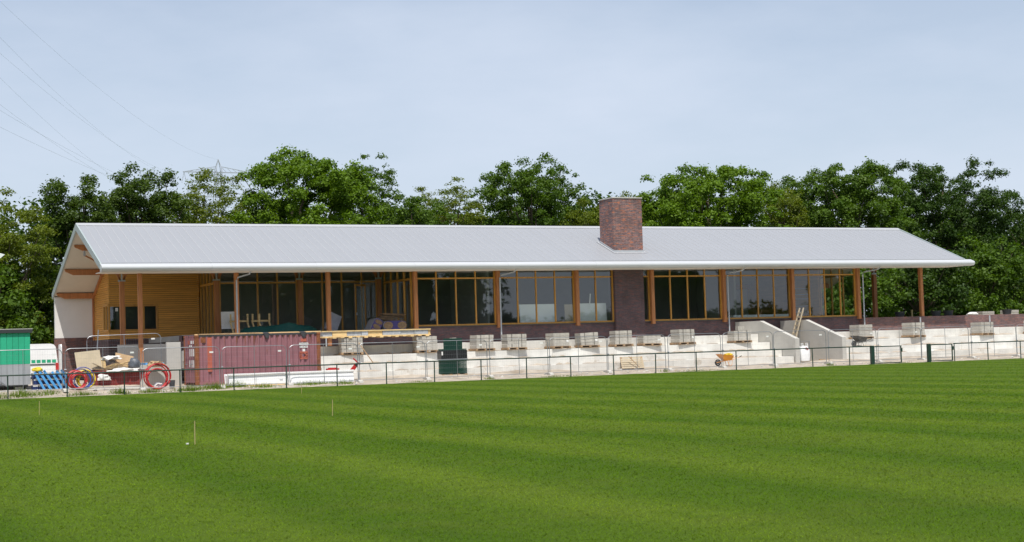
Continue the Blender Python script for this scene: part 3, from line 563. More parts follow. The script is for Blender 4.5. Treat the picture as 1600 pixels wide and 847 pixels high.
WL = [('topmost faint earth wire of the power line', (107.5, 400, 52.8), 41.2, 0), ('second power line wire from the top', (98.6, 400, 47.2), 37.2, 0), ('third power line wire from the top', (102.0, 400, 47.2), 36.3, -1), ('fourth power line wire from the top', (96, 400, 41), 32.7, 0), ('fifth power line wire from the top', (100, 400, 41), 30.5, -1), ('sixth power line wire from the top, above the left trees', (112, 400, 41), 28.5, 1), ('lowest power line wire at the left edge', (118, 400, 41), 26.3, 2)]
for lab, s, zm, dx in WL:
    s = Vector(s); mid = Vector((23.6 + dx, 177, zm)); d = (mid - s); pts = []
    for k in range(33):
        t = k / 32 * 1.45; p = s + d * t; p.z = s.z + (zm - s.z) * t + 12 * t * (t - 1); pts.append(p)
    tag(MB().tube(pts, .010, 4).build('power_line', 'steel_grey'), 'thin grey ' + lab, 'wire', 'power lines')

# ------------------------------------------------------------------ pitch railing and gates
RYL = 75.84
def railing(label, xs, x0, x1):
    T = thing('field_railing', label, 'railing', (x0, RYL, 0))
    p = MB().tube([(xs[0], RYL, -.1), (xs[0], RYL, 1.06)], .032, 7).build('post', 'rail_green', T)
    for x in xs[1:]: dup_part(p, T, (x - xs[0], 0, 0), (random.uniform(-.012, .012), random.uniform(-.01, .01), 0))
    MB().tube([(x, RYL, 1.085 + random.uniform(-.006, .006)) for x in [x0] + list(xs) + [x1]], .034, 7).build('rail', 'rail_green', T, smooth=True)
railing('long dark green tubular railing along the pitch edge left of the gate gap', [10.2567 + 2.6677 * i for i in range(-3, 19)], 1.0, 59.85)
railing('dark green tubular railing right of the gate gap', [66.25 + 2.6677 * i for i in range(0, 9)], 66.2, 88)
def gate(label, x0, x1, thick):
    T = thing('gate', label, 'gate', (x0, RYL, 0), 0, 'pitch gates')
    MB().box(thick - .09, thick + .09, RYL - .09, RYL + .09, 0, 1.12).build('gate_post', 'rail_green', T)
    a, c = (thick + .12, x1) if thick == x0 else (x0, thick - .12)
    f = MB().box(a, c, RYL - .03, RYL + .03, 1.02, 1.08).box(a, c, RYL - .03, RYL + .03, .04, .09)
    f.box(a, a + .05, RYL - .03, RYL + .03, .09, 1.02).box(c - .05, c, RYL - .03, RYL + .03, .09, 1.02).build('gate_frame', 'rail_green', T)
    MB().box(c - .02, c + .06, RYL - .05, RYL + .05, .7, .92).build('latch', 'rail_green', T)
    m = MB()
    for z in (.28, .46, .64, .82): m.bar((a + .05, RYL, z), (c - .05, RYL, z), .008)
    m.build('infill_wire', 'rail_green', T)
gate('left green gate leaf hanging from the thick post', 59.95, 62.15, 59.95); gate('right green gate leaf beside the gate gap', 64.25, 66.1, 64.25)

# ------------------------------------------------------------------ temporary mesh fence panels
HW = 3.60
def heras():
    T = thing('fence_panel', 'temporary wire fence panel', 'fence panel', (0, 0, 0), 0, 'temporary fence panels')
    rad = .25; p = [(.03, 0, 0), (.03, 0, 2.05 - rad)] + [(.03 + rad * (1 - math.cos(a)), 0, 2.05 - rad + rad * math.sin(a)) for a in (R(30), R(60), R(90))]
    q = [(HW - x, y, z) for x, y, z in reversed(p)]
    MB().tube(p + q, .019, 6).build('frame', 'galvanised', T, smooth=True)
    MB().tube([(.03, 0, .13), (HW - .03, 0, .13)], .017, 5).tube([(HW / 2, 0, .13), (HW / 2, 0, 2.05)], .015, 5).build('cross_bar', 'galvanised', T)
    m = MB()
    for k in range(1, 32): x = .03 + (HW - .06) * k / 32; m.tube([(x, .018, .14), (x, .018, 2.0)], .0015, 3, caps=False)
    for k in range(1, 8): z = .13 + 1.9 * k / 8; m.tube([(.04, .018, z), (HW - .04, .018, z)], .0022, 3, caps=False)
    m.build('wire_mesh', 'galvanised', T)
    MB().prism([(-.35, 0), (-.32, .1), (-.12, .15), (.12, .15), (.32, .1), (.35, 0)], 'x', -.11, .11).build('foot', 'concrete_grey', T)
    MB().tube([(-.02, -.02, 1.05), (.08, -.02, 1.05)], .035, 6).build('clamp', 'galvanised', T)
    MB().box(HW - .50, HW - .32, -.026, -.02, 1.74, 1.82).build('sign', 'label_white', T)
    return T
HP = heras(); hx0 = 5.85; first = True
hl = ['at the left edge in front of the hut', 'in front of the blue crates and pipe coils', 'in front of the red skip', 'in front of the container doors', 'in front of the middle of the purple container', 'at the right end of the purple container', 'just right of the white troughs', 'in front of the green mesh bundle', 'second to the right of the green mesh bundle', 'left of the leaning pallet', 'in front of the leaning pallet', 'right of the leaning pallet', 'just left of the orange wheelbarrow', 'right of the orange wheelbarrow', 'in front of the left stair wall', 'in front of the right stair wall', 'in front of the black wheelbarrow', 'behind the left gate leaf', 'behind the right gate leaf', 'second from the right edge', 'at the right edge']
hxs = [5.6, 9.33, 13.06, 16.75, 20.72, 24.19, 27.98, 31.78, 35.4, 39.04, 42.73, 46.6, 50.3, 53.9, 57.8, 61.55, 64.95, 68.85, 72.65, 76.4]
for i, x in enumerate(hxs):
    yy = 77.3 + .06 * math.sin(i * 2.1); z = gz(x + .3, 77.3) - .0
    lab = 'temporary wire fence panel ' + hl[i]
    o = HP if first else dup(HP, (0, 0, 0), None, lab); first = False
    nx_ = hxs[i + 1] if i + 1 < len(hxs) else x + 3.7
    o.location = (x, yy, z); o.rotation_euler = (R(random.uniform(-1, 1)), 0, R(random.uniform(-.8, .8))); o['label'] = lab; o.scale = ((nx_ - x - .06) / HW, 1, 1)
o = dup(HP, (14.95, 81.75, .86), R(1), 'taller standing wire fence panel behind the debris skip'); o.scale = (1.07, 1, 1); o.rotation_euler = (0, R(-1), R(1))

# ------------------------------------------------------------------ pallets with stacks of paving blocks
def pallet_proto(name, label, w=1.25, d=1.05):
    T = thing(name, label, 'pallet', (0, 0, 0))
    s = MB().box(-w / 2, w / 2, -.05, .05, .115, .14).build('slat', 'pallet_wood', T)
    for k, y in enumerate((-d / 2 + .06, -d / 4, 0, d / 4, d / 2 - .06)):
        if k == 0: s.location = (0, y, 0)
        else: dup_part(s, T, (0, y, 0))
    bl = MB().box(-.06, .06, -d / 2, d / 2, .025, .113).build('bearer', 'pallet_wood', T); bl.location = (-w / 2 + .07, 0, 0)
    dup_part(bl, T, (0, 0, 0)); dup_part(bl, T, (w / 2 - .07, 0, 0))
    b2 = MB().box(-w / 2, w / 2, -.05, .05, 0, .023).build('base_board', 'pallet_wood', T); b2.location = (0, -d / 2 + .06, 0); dup_part(b2, T, (0, d / 2 - .06, 0))
    return T
def layer_mesh(w, d, h, nb, seed):
    m = MB(); rr = random.Random(seed)
    for k in range(nb):
        for j in range(2):
            a = -w / 2 + w * k / nb + .004; c = -w / 2 + w * (k + 1) / nb - .004; e = rr.uniform(-.008, .008); t_ = rr.uniform(-.004, .003)
            m.box(a, c, (-d / 2 if j == 0 else .004) + e, (-.004 if j == 0 else d / 2) + e, 0, h - .020 + t_)
    return m
PAL = pallet_proto('pallet', 'x'); LAY = {}
def stack(xc, yc, z, n, lab, w=1.12, d=.95, rz=0, h=.19, extra=None, pal=True, matn='paver', nb=9):
    global PAL_USED
    if pal:
        o = PAL if not PAL.get('used') else dup(PAL, (0, 0, 0)); PAL['used'] = 1
        o.location = (xc, yc, z); o.rotation_euler = (R(random.uniform(-.5, .5)), R(random.uniform(-.8, .8)), rz); o['label'] = 'pallet under the ' + lab; o['group'] = 'pallets under block stacks'
        z += .142
    S = thing('block_stack', lab, 'block stack', (xc, yc, z), rz, 'stacks of grey paving blocks')
    key = (w, d, h, nb, matn)
    for k in range(n):
        kk = (key, k % 3)
        if kk not in LAY:
            me = layer_mesh(w, d, h, nb, k % 3).build('layer', matn, None); LAY[kk] = me; me.parent = S; o = me
        else: o = dup_part(LAY[kk], S)
        o.location = (random.uniform(-.012, .012), random.uniform(-.012, .012), k * h); o.rotation_euler = (0, 0, R(random.uniform(-1, 1)))
    if extra:
        m = MB(); dx, ww, hh = extra
        for k in range(3): m.box(dx - ww / 2 + ww * k / 3 + .003, dx - ww / 2 + ww * (k + 1) / 3 - .003, -.3, .1, n * h, n * h + hh)
        e = m.build('top_blocks', matn, None); e.parent = S
    return S
YP = 82.95; ZP = 1.53
SP = [(29.55, 4, 'grey block stack propping the left end of the timber panel', {}), (34.0, 4, 'grey block stack propping the right end of the timber panel', {}),
      (37.55, 4, 'grey block stack just right of the green mesh bundle', {}), (39.6, 4, 'grey block stack below the second downpipe', {}),
      (42.5, 4, 'fourth full grey block stack from the stairs, left of the fence clamp', {}), (44.45, 4, 'slightly leaning grey block stack below the white boards', {}),
      (46.75, 4, 'grey block stack left of the half-height stack', {}), (48.75, 2.9, 'half-height grey block stack below the brick pillar', {}),
      (51.15, 4, 'grey block stack right of the half-height stack', {}), (55.3, 3, 'shaded grey block stack beside the left stair wall', {}),
      (64.75, 4, 'pale block stack right of the right stair wall', {}), (69.0, 4, 'pale block stack above the left gate leaf', {}), (74.9, 4, 'pale block stack where the brick turns red', {}), (79.7, 4, 'block stack at the right edge of the picture', {})]
for i, (x, n, lab, kw) in enumerate(SP):
    hh = .205 if n != 2.9 else .155
    s = stack(x, YP + random.uniform(-.08, .05), ZP, int(round(n)), lab, h=hh, nb=(9, 4, 7, 11, 5, 3)[i % 6], rz=R(random.uniform(-9, 9)), extra=(0, .45, .24) if i == 0 else ((0, .42, .26) if 'shaded' in lab else None))
    s.scale = (random.uniform(.93, 1.08), 1, random.uniform(.92, 1.04))
    if i % 3 != 1:
        for dx in (-.3, .28):
            o = MB().box(dx - .012, dx + .012, -.492, -.482, -.01, int(round(n)) * hh + .004).box(dx - .012, dx + .012, -.49, .49, int(round(n)) * hh, int(round(n)) * hh + .006).build('strap', 'black_rubber', None); o.parent = s
    if i in (2, 4, 5, 8): o = MB().obox((.42, -.489, .3), (.16, .006, .11), (0, R(14), 0)).build('label_tag', 'label_white', None); o.parent = s
    if 'leaning' in lab: s.rotation_euler[1] = R(-2.5)
stack(35.6, 82.9, ZP, 2, 'small block stack left of the green mesh bundle', w=.62, d=.6, h=.22, extra=(.1, .25, .22), nb=5)
stack(79.4, 87.5, 2.935, 2, 'low stack of pale blocks behind the red brick wall', w=1.1, d=.7, h=.15, pal=False)
stack(81.7, 87.5, 2.935, 2, 'low stack of pale blocks on the red brick wall at the right edge', w=1.1, d=.7, h=.18, pal=False)

# loose stones and lumps of mortar on the site ground
b = MB(); rs = random.Random(9)
for q in range(900):
    x = rs.uniform(9, 86); y = 76.6 + abs(rs.gauss(0, 1.6)); 
    if y > 80 or (19.8 < x < 27 and y > 78): continue
    z = gz(x, y); r0 = rs.uniform(.015, .07) * (1 if rs.random() < .9 else 1.8)
    vs = [(x + rs.uniform(.6, 1.2) * r0 * a, y + rs.uniform(.6, 1.2) * r0 * c, z + rs.uniform(.5, 1.1) * r0 * e) for a, c, e in ((1, 0, .2), (0, 1, .2), (-1, 0, .2), (0, -1, .2), (0, 0, 1.2), (.1, .1, -.5))]
    b.add(vs, [(0, 1, 4), (1, 2, 4), (2, 3, 4), (3, 0, 4), (1, 0, 5), (2, 1, 5), (3, 2, 5), (0, 3, 5)])
tag(b.build('rubble', 'concrete_grey'), 'loose stones and mortar lumps scattered on the sandy ground', 'rubble', kind='stuff')

# ------------------------------------------------------------------ shipping container
CX0, CX1, CY0, CY1, CZ0, CZ1 = 20.0, 26.72, 79.7, 82.1, .24, 2.80
CT = thing('shipping_container', 'weathered purple shipping container with rusty corner posts', 'container', (CX0, CY0, CZ0))
prof = [(CX0 + .2, CY0 + .05)]; x = CX0 + .22; 
while x < CX1 - .4: prof += [(x, CY0 + .075), (x + .07, CY0 + .012), (x + .15, CY0 + .012), (x + .22, CY0 + .075)]; x += .30
prof += [(CX1 - .2, CY0 + .05), (CX1 - .2, CY0 + .13), (CX0 + .2, CY0 + .13)]
MB().prism(prof, 'z', CZ0 + .14, CZ1 - .1).build('side_wall', 'container_paint', CT)
MB().box(CX0 + .1, CX1 - .05, CY1 - .1, CY1 - .02, CZ0 + .14, CZ1 - .1).build('side_wall', 'container_paint', CT)
MB().box(CX1 - .1, CX1 - .03, CY0 + .1, CY1 - .1, CZ0 + .14, CZ1 - .1).build('end_wall', 'container_paint', CT)
MB().box(CX0 + .05, CX1 - .05, CY0 + .04, CY1 - .04, CZ1 - .1, CZ1 - .03).build('roof', 'container_paint', CT)
for x in (CX0, CX1 - .2):
    for y in (CY0, CY1 - .16): MB().box(x, x + .2, y, y + .16, CZ0 + .11, CZ1 - .12).build('corner_post', 'rust' , CT)
for y in (CY0 + .01, CY1 - .11): MB().box(CX0 + .2, CX1 - .2, y, y + .1, CZ0, CZ0 + .14).build('bottom_rail', 'container_paint', CT); MB().box(CX0 + .2, CX1 - .2, y, y + .08, CZ1 - .1, CZ1).build('top_rail', 'dark_metal', CT)
cc = MB().box(CX0 - .01, CX0 + .19, CY0 - .012, CY0 + .17, CZ0, CZ0 + .11).build('corner_casting', 'rust', CT)
for dx, dy, dz in ((CX1 - CX0 - .18, 0, 0), (0, CY1 - CY0 - .158, 0), (0, 0, CZ1 - CZ0 - .12), (CX1 - CX0 - .18, 0, CZ1 - CZ0 - .12), (0, CY1 - CY0 - .158, CZ1 - CZ0 - .12)): dup_part(cc, CT, (dx, dy, dz))
for k in range(2):
    ya, yb = CY0 + .17 + k * 1.04, CY0 + 1.2 + k * 1.04
    d = MB().box(CX0 + .03, CX0 + .09, ya, yb, CZ0 + .12, CZ1 - .12).build('door', 'container_paint', CT)
    for z in (.75, 1.35, 1.9): MB().box(CX0 + .012, CX0 + .03, ya + .04, yb - .04, CZ0 + z, CZ0 + z + .07).build('door_rib', 'container_paint', d)
    for y in (ya + .28, yb - .28): MB().tube([(CX0 - .02, y, CZ0 + .02), (CX0 - .02, y, CZ1 + .05)], .015, 6).build('lock_rod', 'container_paint', d)
    MB().box(CX0 - .05, CX0 - .03, ya + .28, ya + .75, CZ0 + 1.05, CZ0 + 1.1).build('handle', 'galvanised', d)
for y0, z0, y1, z1, mt in ((.25, 1.48, .75, 1.86, 'label_white'), (.85, 1.48, 1.2, 1.86, 'label_white'), (.3, .9, .8, 1.28, 'label_white'), (.95, .92, 1.25, 1.28, 'label_white'), (.3, 2.12, .95, 2.28, 'label_white'), (.7, 1.96, 1.25, 2.06, 'label_white'), (1.2, 2.1, 1.6, 2.3, 'orange_paint')):
    MB().box(CX0 + .005, CX0 + .013 - (.0 if mt[0] == 'l' else .001), CY0 + y0, CY0 + y1, CZ0 + z0, CZ0 + z1).build('placard', mt, CT)
def flat_patch(name, x0, x1, z0, z1, mt, y=CY0 + .006): return MB().box(CX0 + x0, CX0 + x1, y, y + .005, CZ0 + z0, CZ0 + z1).build(name, mt, CT)
MB().box(CX0 + .64, CX0 + .88, CY0 + .007, CY0 + .011, CZ0 + .66, CZ1 - .14).build('repaint_stripe', 'orange_paint', CT)
MB().box(CX0 + .30, CX0 + .56, CY0 + .006, CY0 + .011, CZ1 - .40, CZ1 - .13).build('rust_patch', 'rust', CT)
flat_patch('plate', 5.55, 6.05, 1.92, 2.02, 'label_white'); flat_patch('plate', 5.58, 6.02, 1.76, 1.86, 'label_white'); flat_patch('plate', 5.73, 5.87, 1.56, 1.70, 'label_white')
for k in range(7): flat_patch('plate_print', 5.58 + k * .065, 5.62 + k * .065, 1.95, 1.99, 'label_ink', CY0 + .003)
flat_patch('orange_mark', 5.64, 5.95, 2.08, 2.24, 'orange_paint')
mk = MB()
for (a, c) in (((5.57, 1.2), (5.57, 1.52)), ((5.57, 1.2), (6.0, 1.2)), ((6.0, 1.2), (6.0, 1.52)), ((5.57, 1.52), (6.0, 1.52))): mk.bar((CX0 + a[0], CY0 + .007, CZ0 + a[1]), (CX0 + c[0], CY0 + .007, CZ0 + c[1]), .01, .09)
mk.bar((CX0 + 5.6, CY0 + .009, CZ0 + 1.36), (CX0 + 5.78, CY0 + .009, CZ0 + 1.52), .008, .06).bar((CX0 + 5.78, CY0 + .009, CZ0 + 1.52), (CX0 + 5.97, CY0 + .009, CZ0 + 1.36), .008, .06).bar((CX0 + 5.97, CY0 + .009, CZ0 + 1.36), (CX0 + 5.78, CY0 + .009, CZ0 + 1.2), .008, .06).bar((CX0 + 5.78, CY0 + .009, CZ0 + 1.2), (CX0 + 5.6, CY0 + .009, CZ0 + 1.36), .008, .06)
mk.build('orange_mark', 'orange_paint', CT)
rc = random.Random(21)
for k in range(34):
    xx = .25 + rc.random() * 6.0; hh_ = rc.uniform(.08, .5); zt_ = rc.choice((2.44, 2.44, 2.44, rc.uniform(.5, 2.2))); ww_ = rc.uniform(.015, .05)
    MB().prism([(CX0 + xx, CZ0 + zt_), (CX0 + xx + ww_, CZ0 + zt_), (CX0 + xx + ww_ * .6, CZ0 + zt_ - hh_), (CX0 + xx + ww_ * .3, CZ0 + zt_ - hh_ * 1.1)], 'y', CY0 + .0085, CY0 + .0115).build('rust_streak', 'rust', CT)
for k in range(5): MB().box(CX0 + 5.6 + k * .085, CX0 + 5.65 + k * .085, CY0 + .003, CY0 + .0055, CZ0 + 1.79, CZ0 + 1.83).build('plate_print', 'label_ink', CT)
# boards lying on the container roof
for k, (x0, x1, y, z, mt, lab) in enumerate(((20.2, 23.4, 79.82, 2.81, 'pallet_wood', 'weathered grey board on the left half of the container roof'), (22.9, 26.9, 80.2, 2.81, 'fresh_wood', 'pale long plank on the right half of the container roof'), (20.3, 26.6, 80.9, 2.81, 'fresh_wood', 'pale plank at the back of the container roof'))):
    tag(MB().obox(((x0 + x1) / 2, y, z + .03), (x1 - x0, .24, .05), (0, R(random.uniform(-.3, .3)), R(random.uniform(-1, 1)))).build('plank', mt), lab, 'plank', 'planks on the container')
for x, lab in ((23.6, 'left dark rag hanging over the container roof edge'), (25.6, 'right dark rag hanging over the container roof edge')):
    tag(MB().prism([(x, 2.83), (x + .32, 2.83), (x + .3, 2.6), (x + .2, 2.52), (x + .12, 2.6)], 'y', 79.66, 79.69).add([(x, 79.66, 2.83), (x + .32, 79.66, 2.83), (x + .32, 80.0, 2.87), (x, 80.0, 2.87)], [(0, 1, 2, 3)]).build('rag', 'dark_metal'), lab, 'rag', 'rags on the container')
# prefab timber panel bridging the block stacks
TP = thing('timber_panel', 'long prefabricated timber panel with grey insulation lying on two block stacks', 'timber panel', (31, 83, 2.5))
MB().box(27.75, 34.2, 82.45, 83.7, 2.53, 2.585).build('bottom_board', 'fresh_wood', TP); MB().box(27.75, 34.2, 82.43, 83.72, 2.83, 2.89).build('top_board', 'fresh_wood', TP)
for k, (a, c, mt) in enumerate(((27.8, 28.35, 'insulation_grey'), (28.35, 29.2, 'fresh_wood'), (29.2, 30.05, 'insulation_grey'), (30.05, 30.45, 'insulation_grey'), (30.45, 31.3, 'fresh_wood'), (31.3, 32.4, 'insulation_grey'), (32.4, 33.2, 'insulation_grey'), (33.2, 34.05, 'insulation_grey'), (34.05, 34.2, 'fresh_wood'))):
    MB().box(a + .01, c - .01, 82.5 - .02 * (k % 2), 83.66, 2.586, 2.829).build('infill', mt, TP)
for k in range(14): x = 27.9 + k * .46; MB().box(x, x + .2, 82.40, 83.0, 2.49 - .03 * (k % 2), 2.528).build('batten', 'fresh_wood', TP)

# ------------------------------------------------------------------ white troughs in front of the container
for x0, x1, lab, dz in ((21.3, 24.36, 'left white sloping trough in front of the container', 0), (24.42, 27.95, 'right white sloping trough in front of the container', .03)):
    T = thing('white_trough', lab, 'trough', (x0, 78.2, .1)); z = gz(24, 78.2) + .03
    MB().prism([(78.02, z), (78.13, z + .50), (78.17, z + .50), (78.08, z + .03), (78.8, z + .03), (78.98, z + .6), (79.02, z + .6), (78.85, z)], 'x', x0, x1).build('shell', 'white_plastic', T)
    MB().prism([(78.07, z + .53), (78.07, z + .60), (78.26, z + .62), (78.26, z + .505), (78.12, z + .505)], 'x', x0 - .05, x1 + .05).build('rim', 'white_paint', T)
    for x in (x0 + .02, x1 - .06): MB().prism([(78.09, z + .035), (78.18, z + .49), (78.95, z + .56), (78.8, z + .035)], 'x', x, x + .04).build('end_plate', 'white_plastic', T)
    for k in range(1, 6): x = x0 + (x1 - x0) * k / 6; MB().prism([(78.02, z + .02), (78.125, z + .49), (78.112, z + .49), (78.005, z + .02)], 'x', x - .008, x + .008).build('seam', 'white_paint', T)
tag(MB().box(21.2, 24.5, 77.85, 78.0, gz(23, 77.9), gz(23, 77.9) + .06).build('plank', 'fresh_wood'), 'pale plank on the ground in front of the left trough', 'plank', 'planks on the ground')

# ------------------------------------------------------------------ site hut
SH = thing('site_hut', 'green and grey planked site hut at the left edge', 'hut', (5.7, 78.6, .5))
MB().box(5.72, 11.66, 78.64, 81.0, .6, 3.1).build('core', 'hut_dark', SH)
n = 22
for k in range(n):
    a = 5.7 + 6.0 * k / n; c = 5.7 + 6.0 * (k + 1) / n - .012
    MB().box(a, c, 78.6, 78.64, 1.6, 3.1).build('plank', 'hut_green', SH); MB().box(a, c, 78.6 + .004, 78.64, .6, 1.595).build('plank', 'hut_grey', SH)
MB().box(5.6, 11.8, 78.5, 81.1, 3.1, 3.27).build('roof_edge', 'hut_dark', SH); MB().box(5.6, 11.8, 78.5, 81.1, 3.271, 3.30).build('roof', 'concrete_grey', SH)
MB().box(5.7, 11.6, 78.8, 80.9, .5, .6).build('skid', 'hut_dark', SH)
for x in (6.2, 8.6, 11.2): MB().box(x - .2, x + .2, 78.85, 79.2, .2, .5).build('support_block', 'concrete_grey', SH)
MB().bar((9.0, 78.45, 1.62), (10.6, 78.55, .55), .05).build('brace', 'galvanised', SH)

# ------------------------------------------------------------------ van
VN = thing('white_van', 'white delivery van with green squares along its side and open rear door', 'van', (11.5, 88.5, .5))
V0 = .52; vx = 14.55
side = [(vx - 5.0, V0 + .35), (vx - .02, V0 + .35), (vx, V0 + .6), (vx - .03, V0 + 1.2), (vx - .12, V0 + 1.95), (vx - .22, V0 + 2.08), (vx - .4, V0 + 2.13), (vx - 3.3, V0 + 2.13), (vx - 3.7, V0 + 2.02), (vx - 4.4, V0 + 1.25), (vx - 5.0, V0 + 1.05), (vx - 5.1, V0 + .7)]
MB().prism(side, 'y', 88.0, 89.9).build('body', 'white_paint', VN)
MB().prism([(vx - 2.2, V0 + 1.05), (vx - .25, V0 + 1.05), (vx - .3, V0 + 1.85), (vx - .4, V0 + 1.92), (vx - 2.2, V0 + 1.92)], 'y', 87.985, 87.998).build('side_panel', 'white_paint', VN)
MB().prism([(vx - 4.2, V0 + 1.3), (vx - 3.3, V0 + 1.3), (vx - 3.3, V0 + 1.9), (vx - 3.6, V0 + 1.9)], 'y', 87.985, 87.998).build('cab_window', 'hut_dark', VN)
for k in range(9): a = vx - .12 - k * .27; MB().box(a - .21, a, 87.978, 87.984, V0 + 1.10, V0 + 1.27).build('green_square', 'sign_green', VN)
MB().box(vx - 2.6, vx - .15, 87.975, 87.998, V0 + .98, V0 + 1.03).build('rub_strip', 'black_rubber', VN)
MB().box(vx - .14, vx + .03, 87.97, 88.0, V0 + .7, V0 + 1.08).build('tail_light', 'red_plastic', VN)
MB().box(vx - .5, vx + .1, 87.95, 89.95, V0 + .35, V0 + .55).build('bumper', 'black_rubber', VN)
for x in (vx - 1.05, vx - 4.2):
    wh = MB().tube([(x, 87.95, V0 + .34), (x, 88.2, V0 + .34)], .34, 16).build('wheel', 'black_rubber', VN); MB().tube([(x, 87.93, V0 + .34), (x, 87.96, V0 + .34)], .2, 12).build('rim', 'zinc', wh)
rd = MB().prism([(87.2, V0 + .55), (87.95, V0 + .55), (87.95, V0 + 2.0), (87.85, V0 + 2.08), (87.3, V0 + 2.08), (87.2, V0 + 1.95)], 'x', vx + .02, vx + .08).build('rear_door', 'white_paint', VN)
MB().box(vx + .085, vx + .09, 87.3, 87.85, V0 + 1.25, V0 + 1.9).build('door_window', 'hut_dark', rd)

# ------------------------------------------------------------------ blue crates, bag, coils, skip, debris
g0 = .30
BC = thing('formwork_stack', 'stack of dark blue crates with light blue slats leaning across', 'crate stack', (11.7, 78, g0))
cr_ = MB().box(0, .24, 0, .5, 0, .26).build('crate', 'navy', None); cr_.parent = BC; wl = MB().box(0, .24, -.012, 0, .2, .25).build('crate_rim', 'label_white', None); wl.parent = BC
firstc = True
for j in range(3):
    for i in range(6):
        lx = i * .275 + .05 * (j % 2); lz = j * .29
        if firstc: cr_.location = (lx, 0, lz); wl.location = (lx, 0, lz); firstc = False
        else: dup_part(cr_, BC, (lx, 0, lz)); dup_part(wl, BC, (lx, 0, lz))
for k in range(6): MB().obox((12.0 + k * .27, 77.88 - .02 * (k % 2), g0 + .45), (.11, .035, 1.0 + .12 * (k % 3)), (0, R(-28 - 3 * (k % 3)), 0)).build('slat', 'light_blue', BC)
def blob(name, mat, c, s, label, cat, seed=0, amp=.25, group=None):
    import bmesh
    bm = bmesh.new(); bmesh.ops.create_icosphere(bm, subdivisions=3, radius=1)
    for v in bm.verts:
        d = v.co.normalized(); f = 1 + amp * mnoise.noise(d * 1.7 + Vector((seed, 0, 0))) + amp * .5 * mnoise.noise(d * 4.5 + Vector((0, seed, 0))); v.co = Vector((d.x * s[0], d.y * s[1], d.z * s[2])) * f
        v.co.z = max(v.co.z, -s[2] * .6)
    me = bpy.data.meshes.new(name); bm.to_mesh(me); bm.free(); o = finish(me, name, mat, None, True); o.location = c; return tag(o, label, cat, group)
blob('bag', 'yellow_plastic', (11.95, 78.3, g0 + 1.0), (.27, .2, .13), 'crumpled yellow bag on top of the blue crates', 'bag', 3)
def coil(label, mat, c, rad, n, tr=.035, tilt=0., lean=0., seed=0):
    T = thing('pipe_coil', label, 'pipe coil', c, 0, 'coils of plastic pipe'); rr = random.Random(seed)
    for k in range(n):
        m = MB(); r_ = rad * rr.uniform(.72, 1.0); ox, oy, oz = rr.uniform(-.07, .07), (k - n / 2) * tr * 1.7, 0; tl = rr.uniform(-.10, .10) + tilt
        pts = []
        for j in range(28):
            a = 2 * math.pi * j / 28; x = math.cos(a) * r_; z = math.sin(a) * r_ * .97 + r_
            pts.append((c[0] + ox + x, c[1] + oy + z * lean + math.sin(a * 2 + k) * .02 + x * tl, c[2] + z + tr))
        m.tube(pts, tr, 6, closed=True).build('loop', mat, T, smooth=True)
coil('left red pipe coil leaning beside the blue crates', 'red_plastic', (13.75, 77.75, g0), .46, 7, .032, .1, .12, 1)
coil('thin blue pipe coil between the red and yellow coils', 'blue_plastic', (14.0, 78.05, g0), .53, 3, .025, .05, .1, 2)
coil('yellow pipe coil right of the left red coil', 'yellow_plastic', (14.22, 78.25, g0), .50, 4, .034, .05, .1, 3)
coil('large red pipe coil left of the container doors', 'red_plastic', (17.62, 77.75, .14), .64, 7, .036, .12, .08, 4)
SK = thing('skip', 'low dark red skip full of building debris', 'skip', (16, 80.4, .3)); z = .3
MB().prism([(14.7, z + .78), (15.0, z), (17.1, z), (17.4, z + .78)], 'y', 79.6, 79.66).build('side', 'skip_red', SK); MB().prism([(14.7, z + .78), (15.0, z), (17.1, z), (17.4, z + .78)], 'y', 81.3, 81.36).build('side', 'skip_red', SK)
MB().prism([(14.7, z + .78), (15.0, z), (15.06, z), (14.76, z + .78)], 'y', 79.66, 81.3).build('end', 'skip_red', SK); MB().prism([(17.34, z + .78), (17.04, z), (17.1, z), (17.4, z + .78)], 'y', 79.66, 81.3).build('end', 'skip_red', SK)
MB().box(15, 17.1, 79.66, 81.3, z, z + .06).build('floor', 'skip_red', SK); MB().box(14.66, 17.44, 79.54, 79.62, z + .74, z + .84).build('rim', 'skip_red', SK)
for x in (15.2, 15.9, 16.6): MB().box(x, x + .08, 79.54, 79.6, z + .05, z + .74).build('rib', 'skip_red', SK)
tag(MB().obox((14.75, 80.3, 1.66), (1.25, .03, .98), (R(-12), R(-5), R(3))).build('board_sheet', 'board_beige'), 'large beige board standing at the left end of the skip', 'board')
tag(MB().obox((15.45, 80.4, 1.45), (.35, .03, .7), (R(-8), R(-4), R(-10))).build('board_sheet', 'fresh_wood'), 'narrow yellowish board beside the large beige board', 'board')
LT = thing('lattice', 'bundle of crossed wooden laths lying on the debris', 'laths', (16, 80, 1.3))
for k in range(7): MB().bar((15.3 + k * .1, 79.9, 1.28 + k * .03), (16.6 + k * .06, 80.1, 1.16 + k * .05), .06, .025).build('lath', 'fresh_wood', LT)
for k in range(4): MB().bar((15.4 + k * .33, 80.0, 1.16), (15.9 + k * .33, 79.9, 1.52), .06, .025).build('lath', 'pallet_wood', LT)
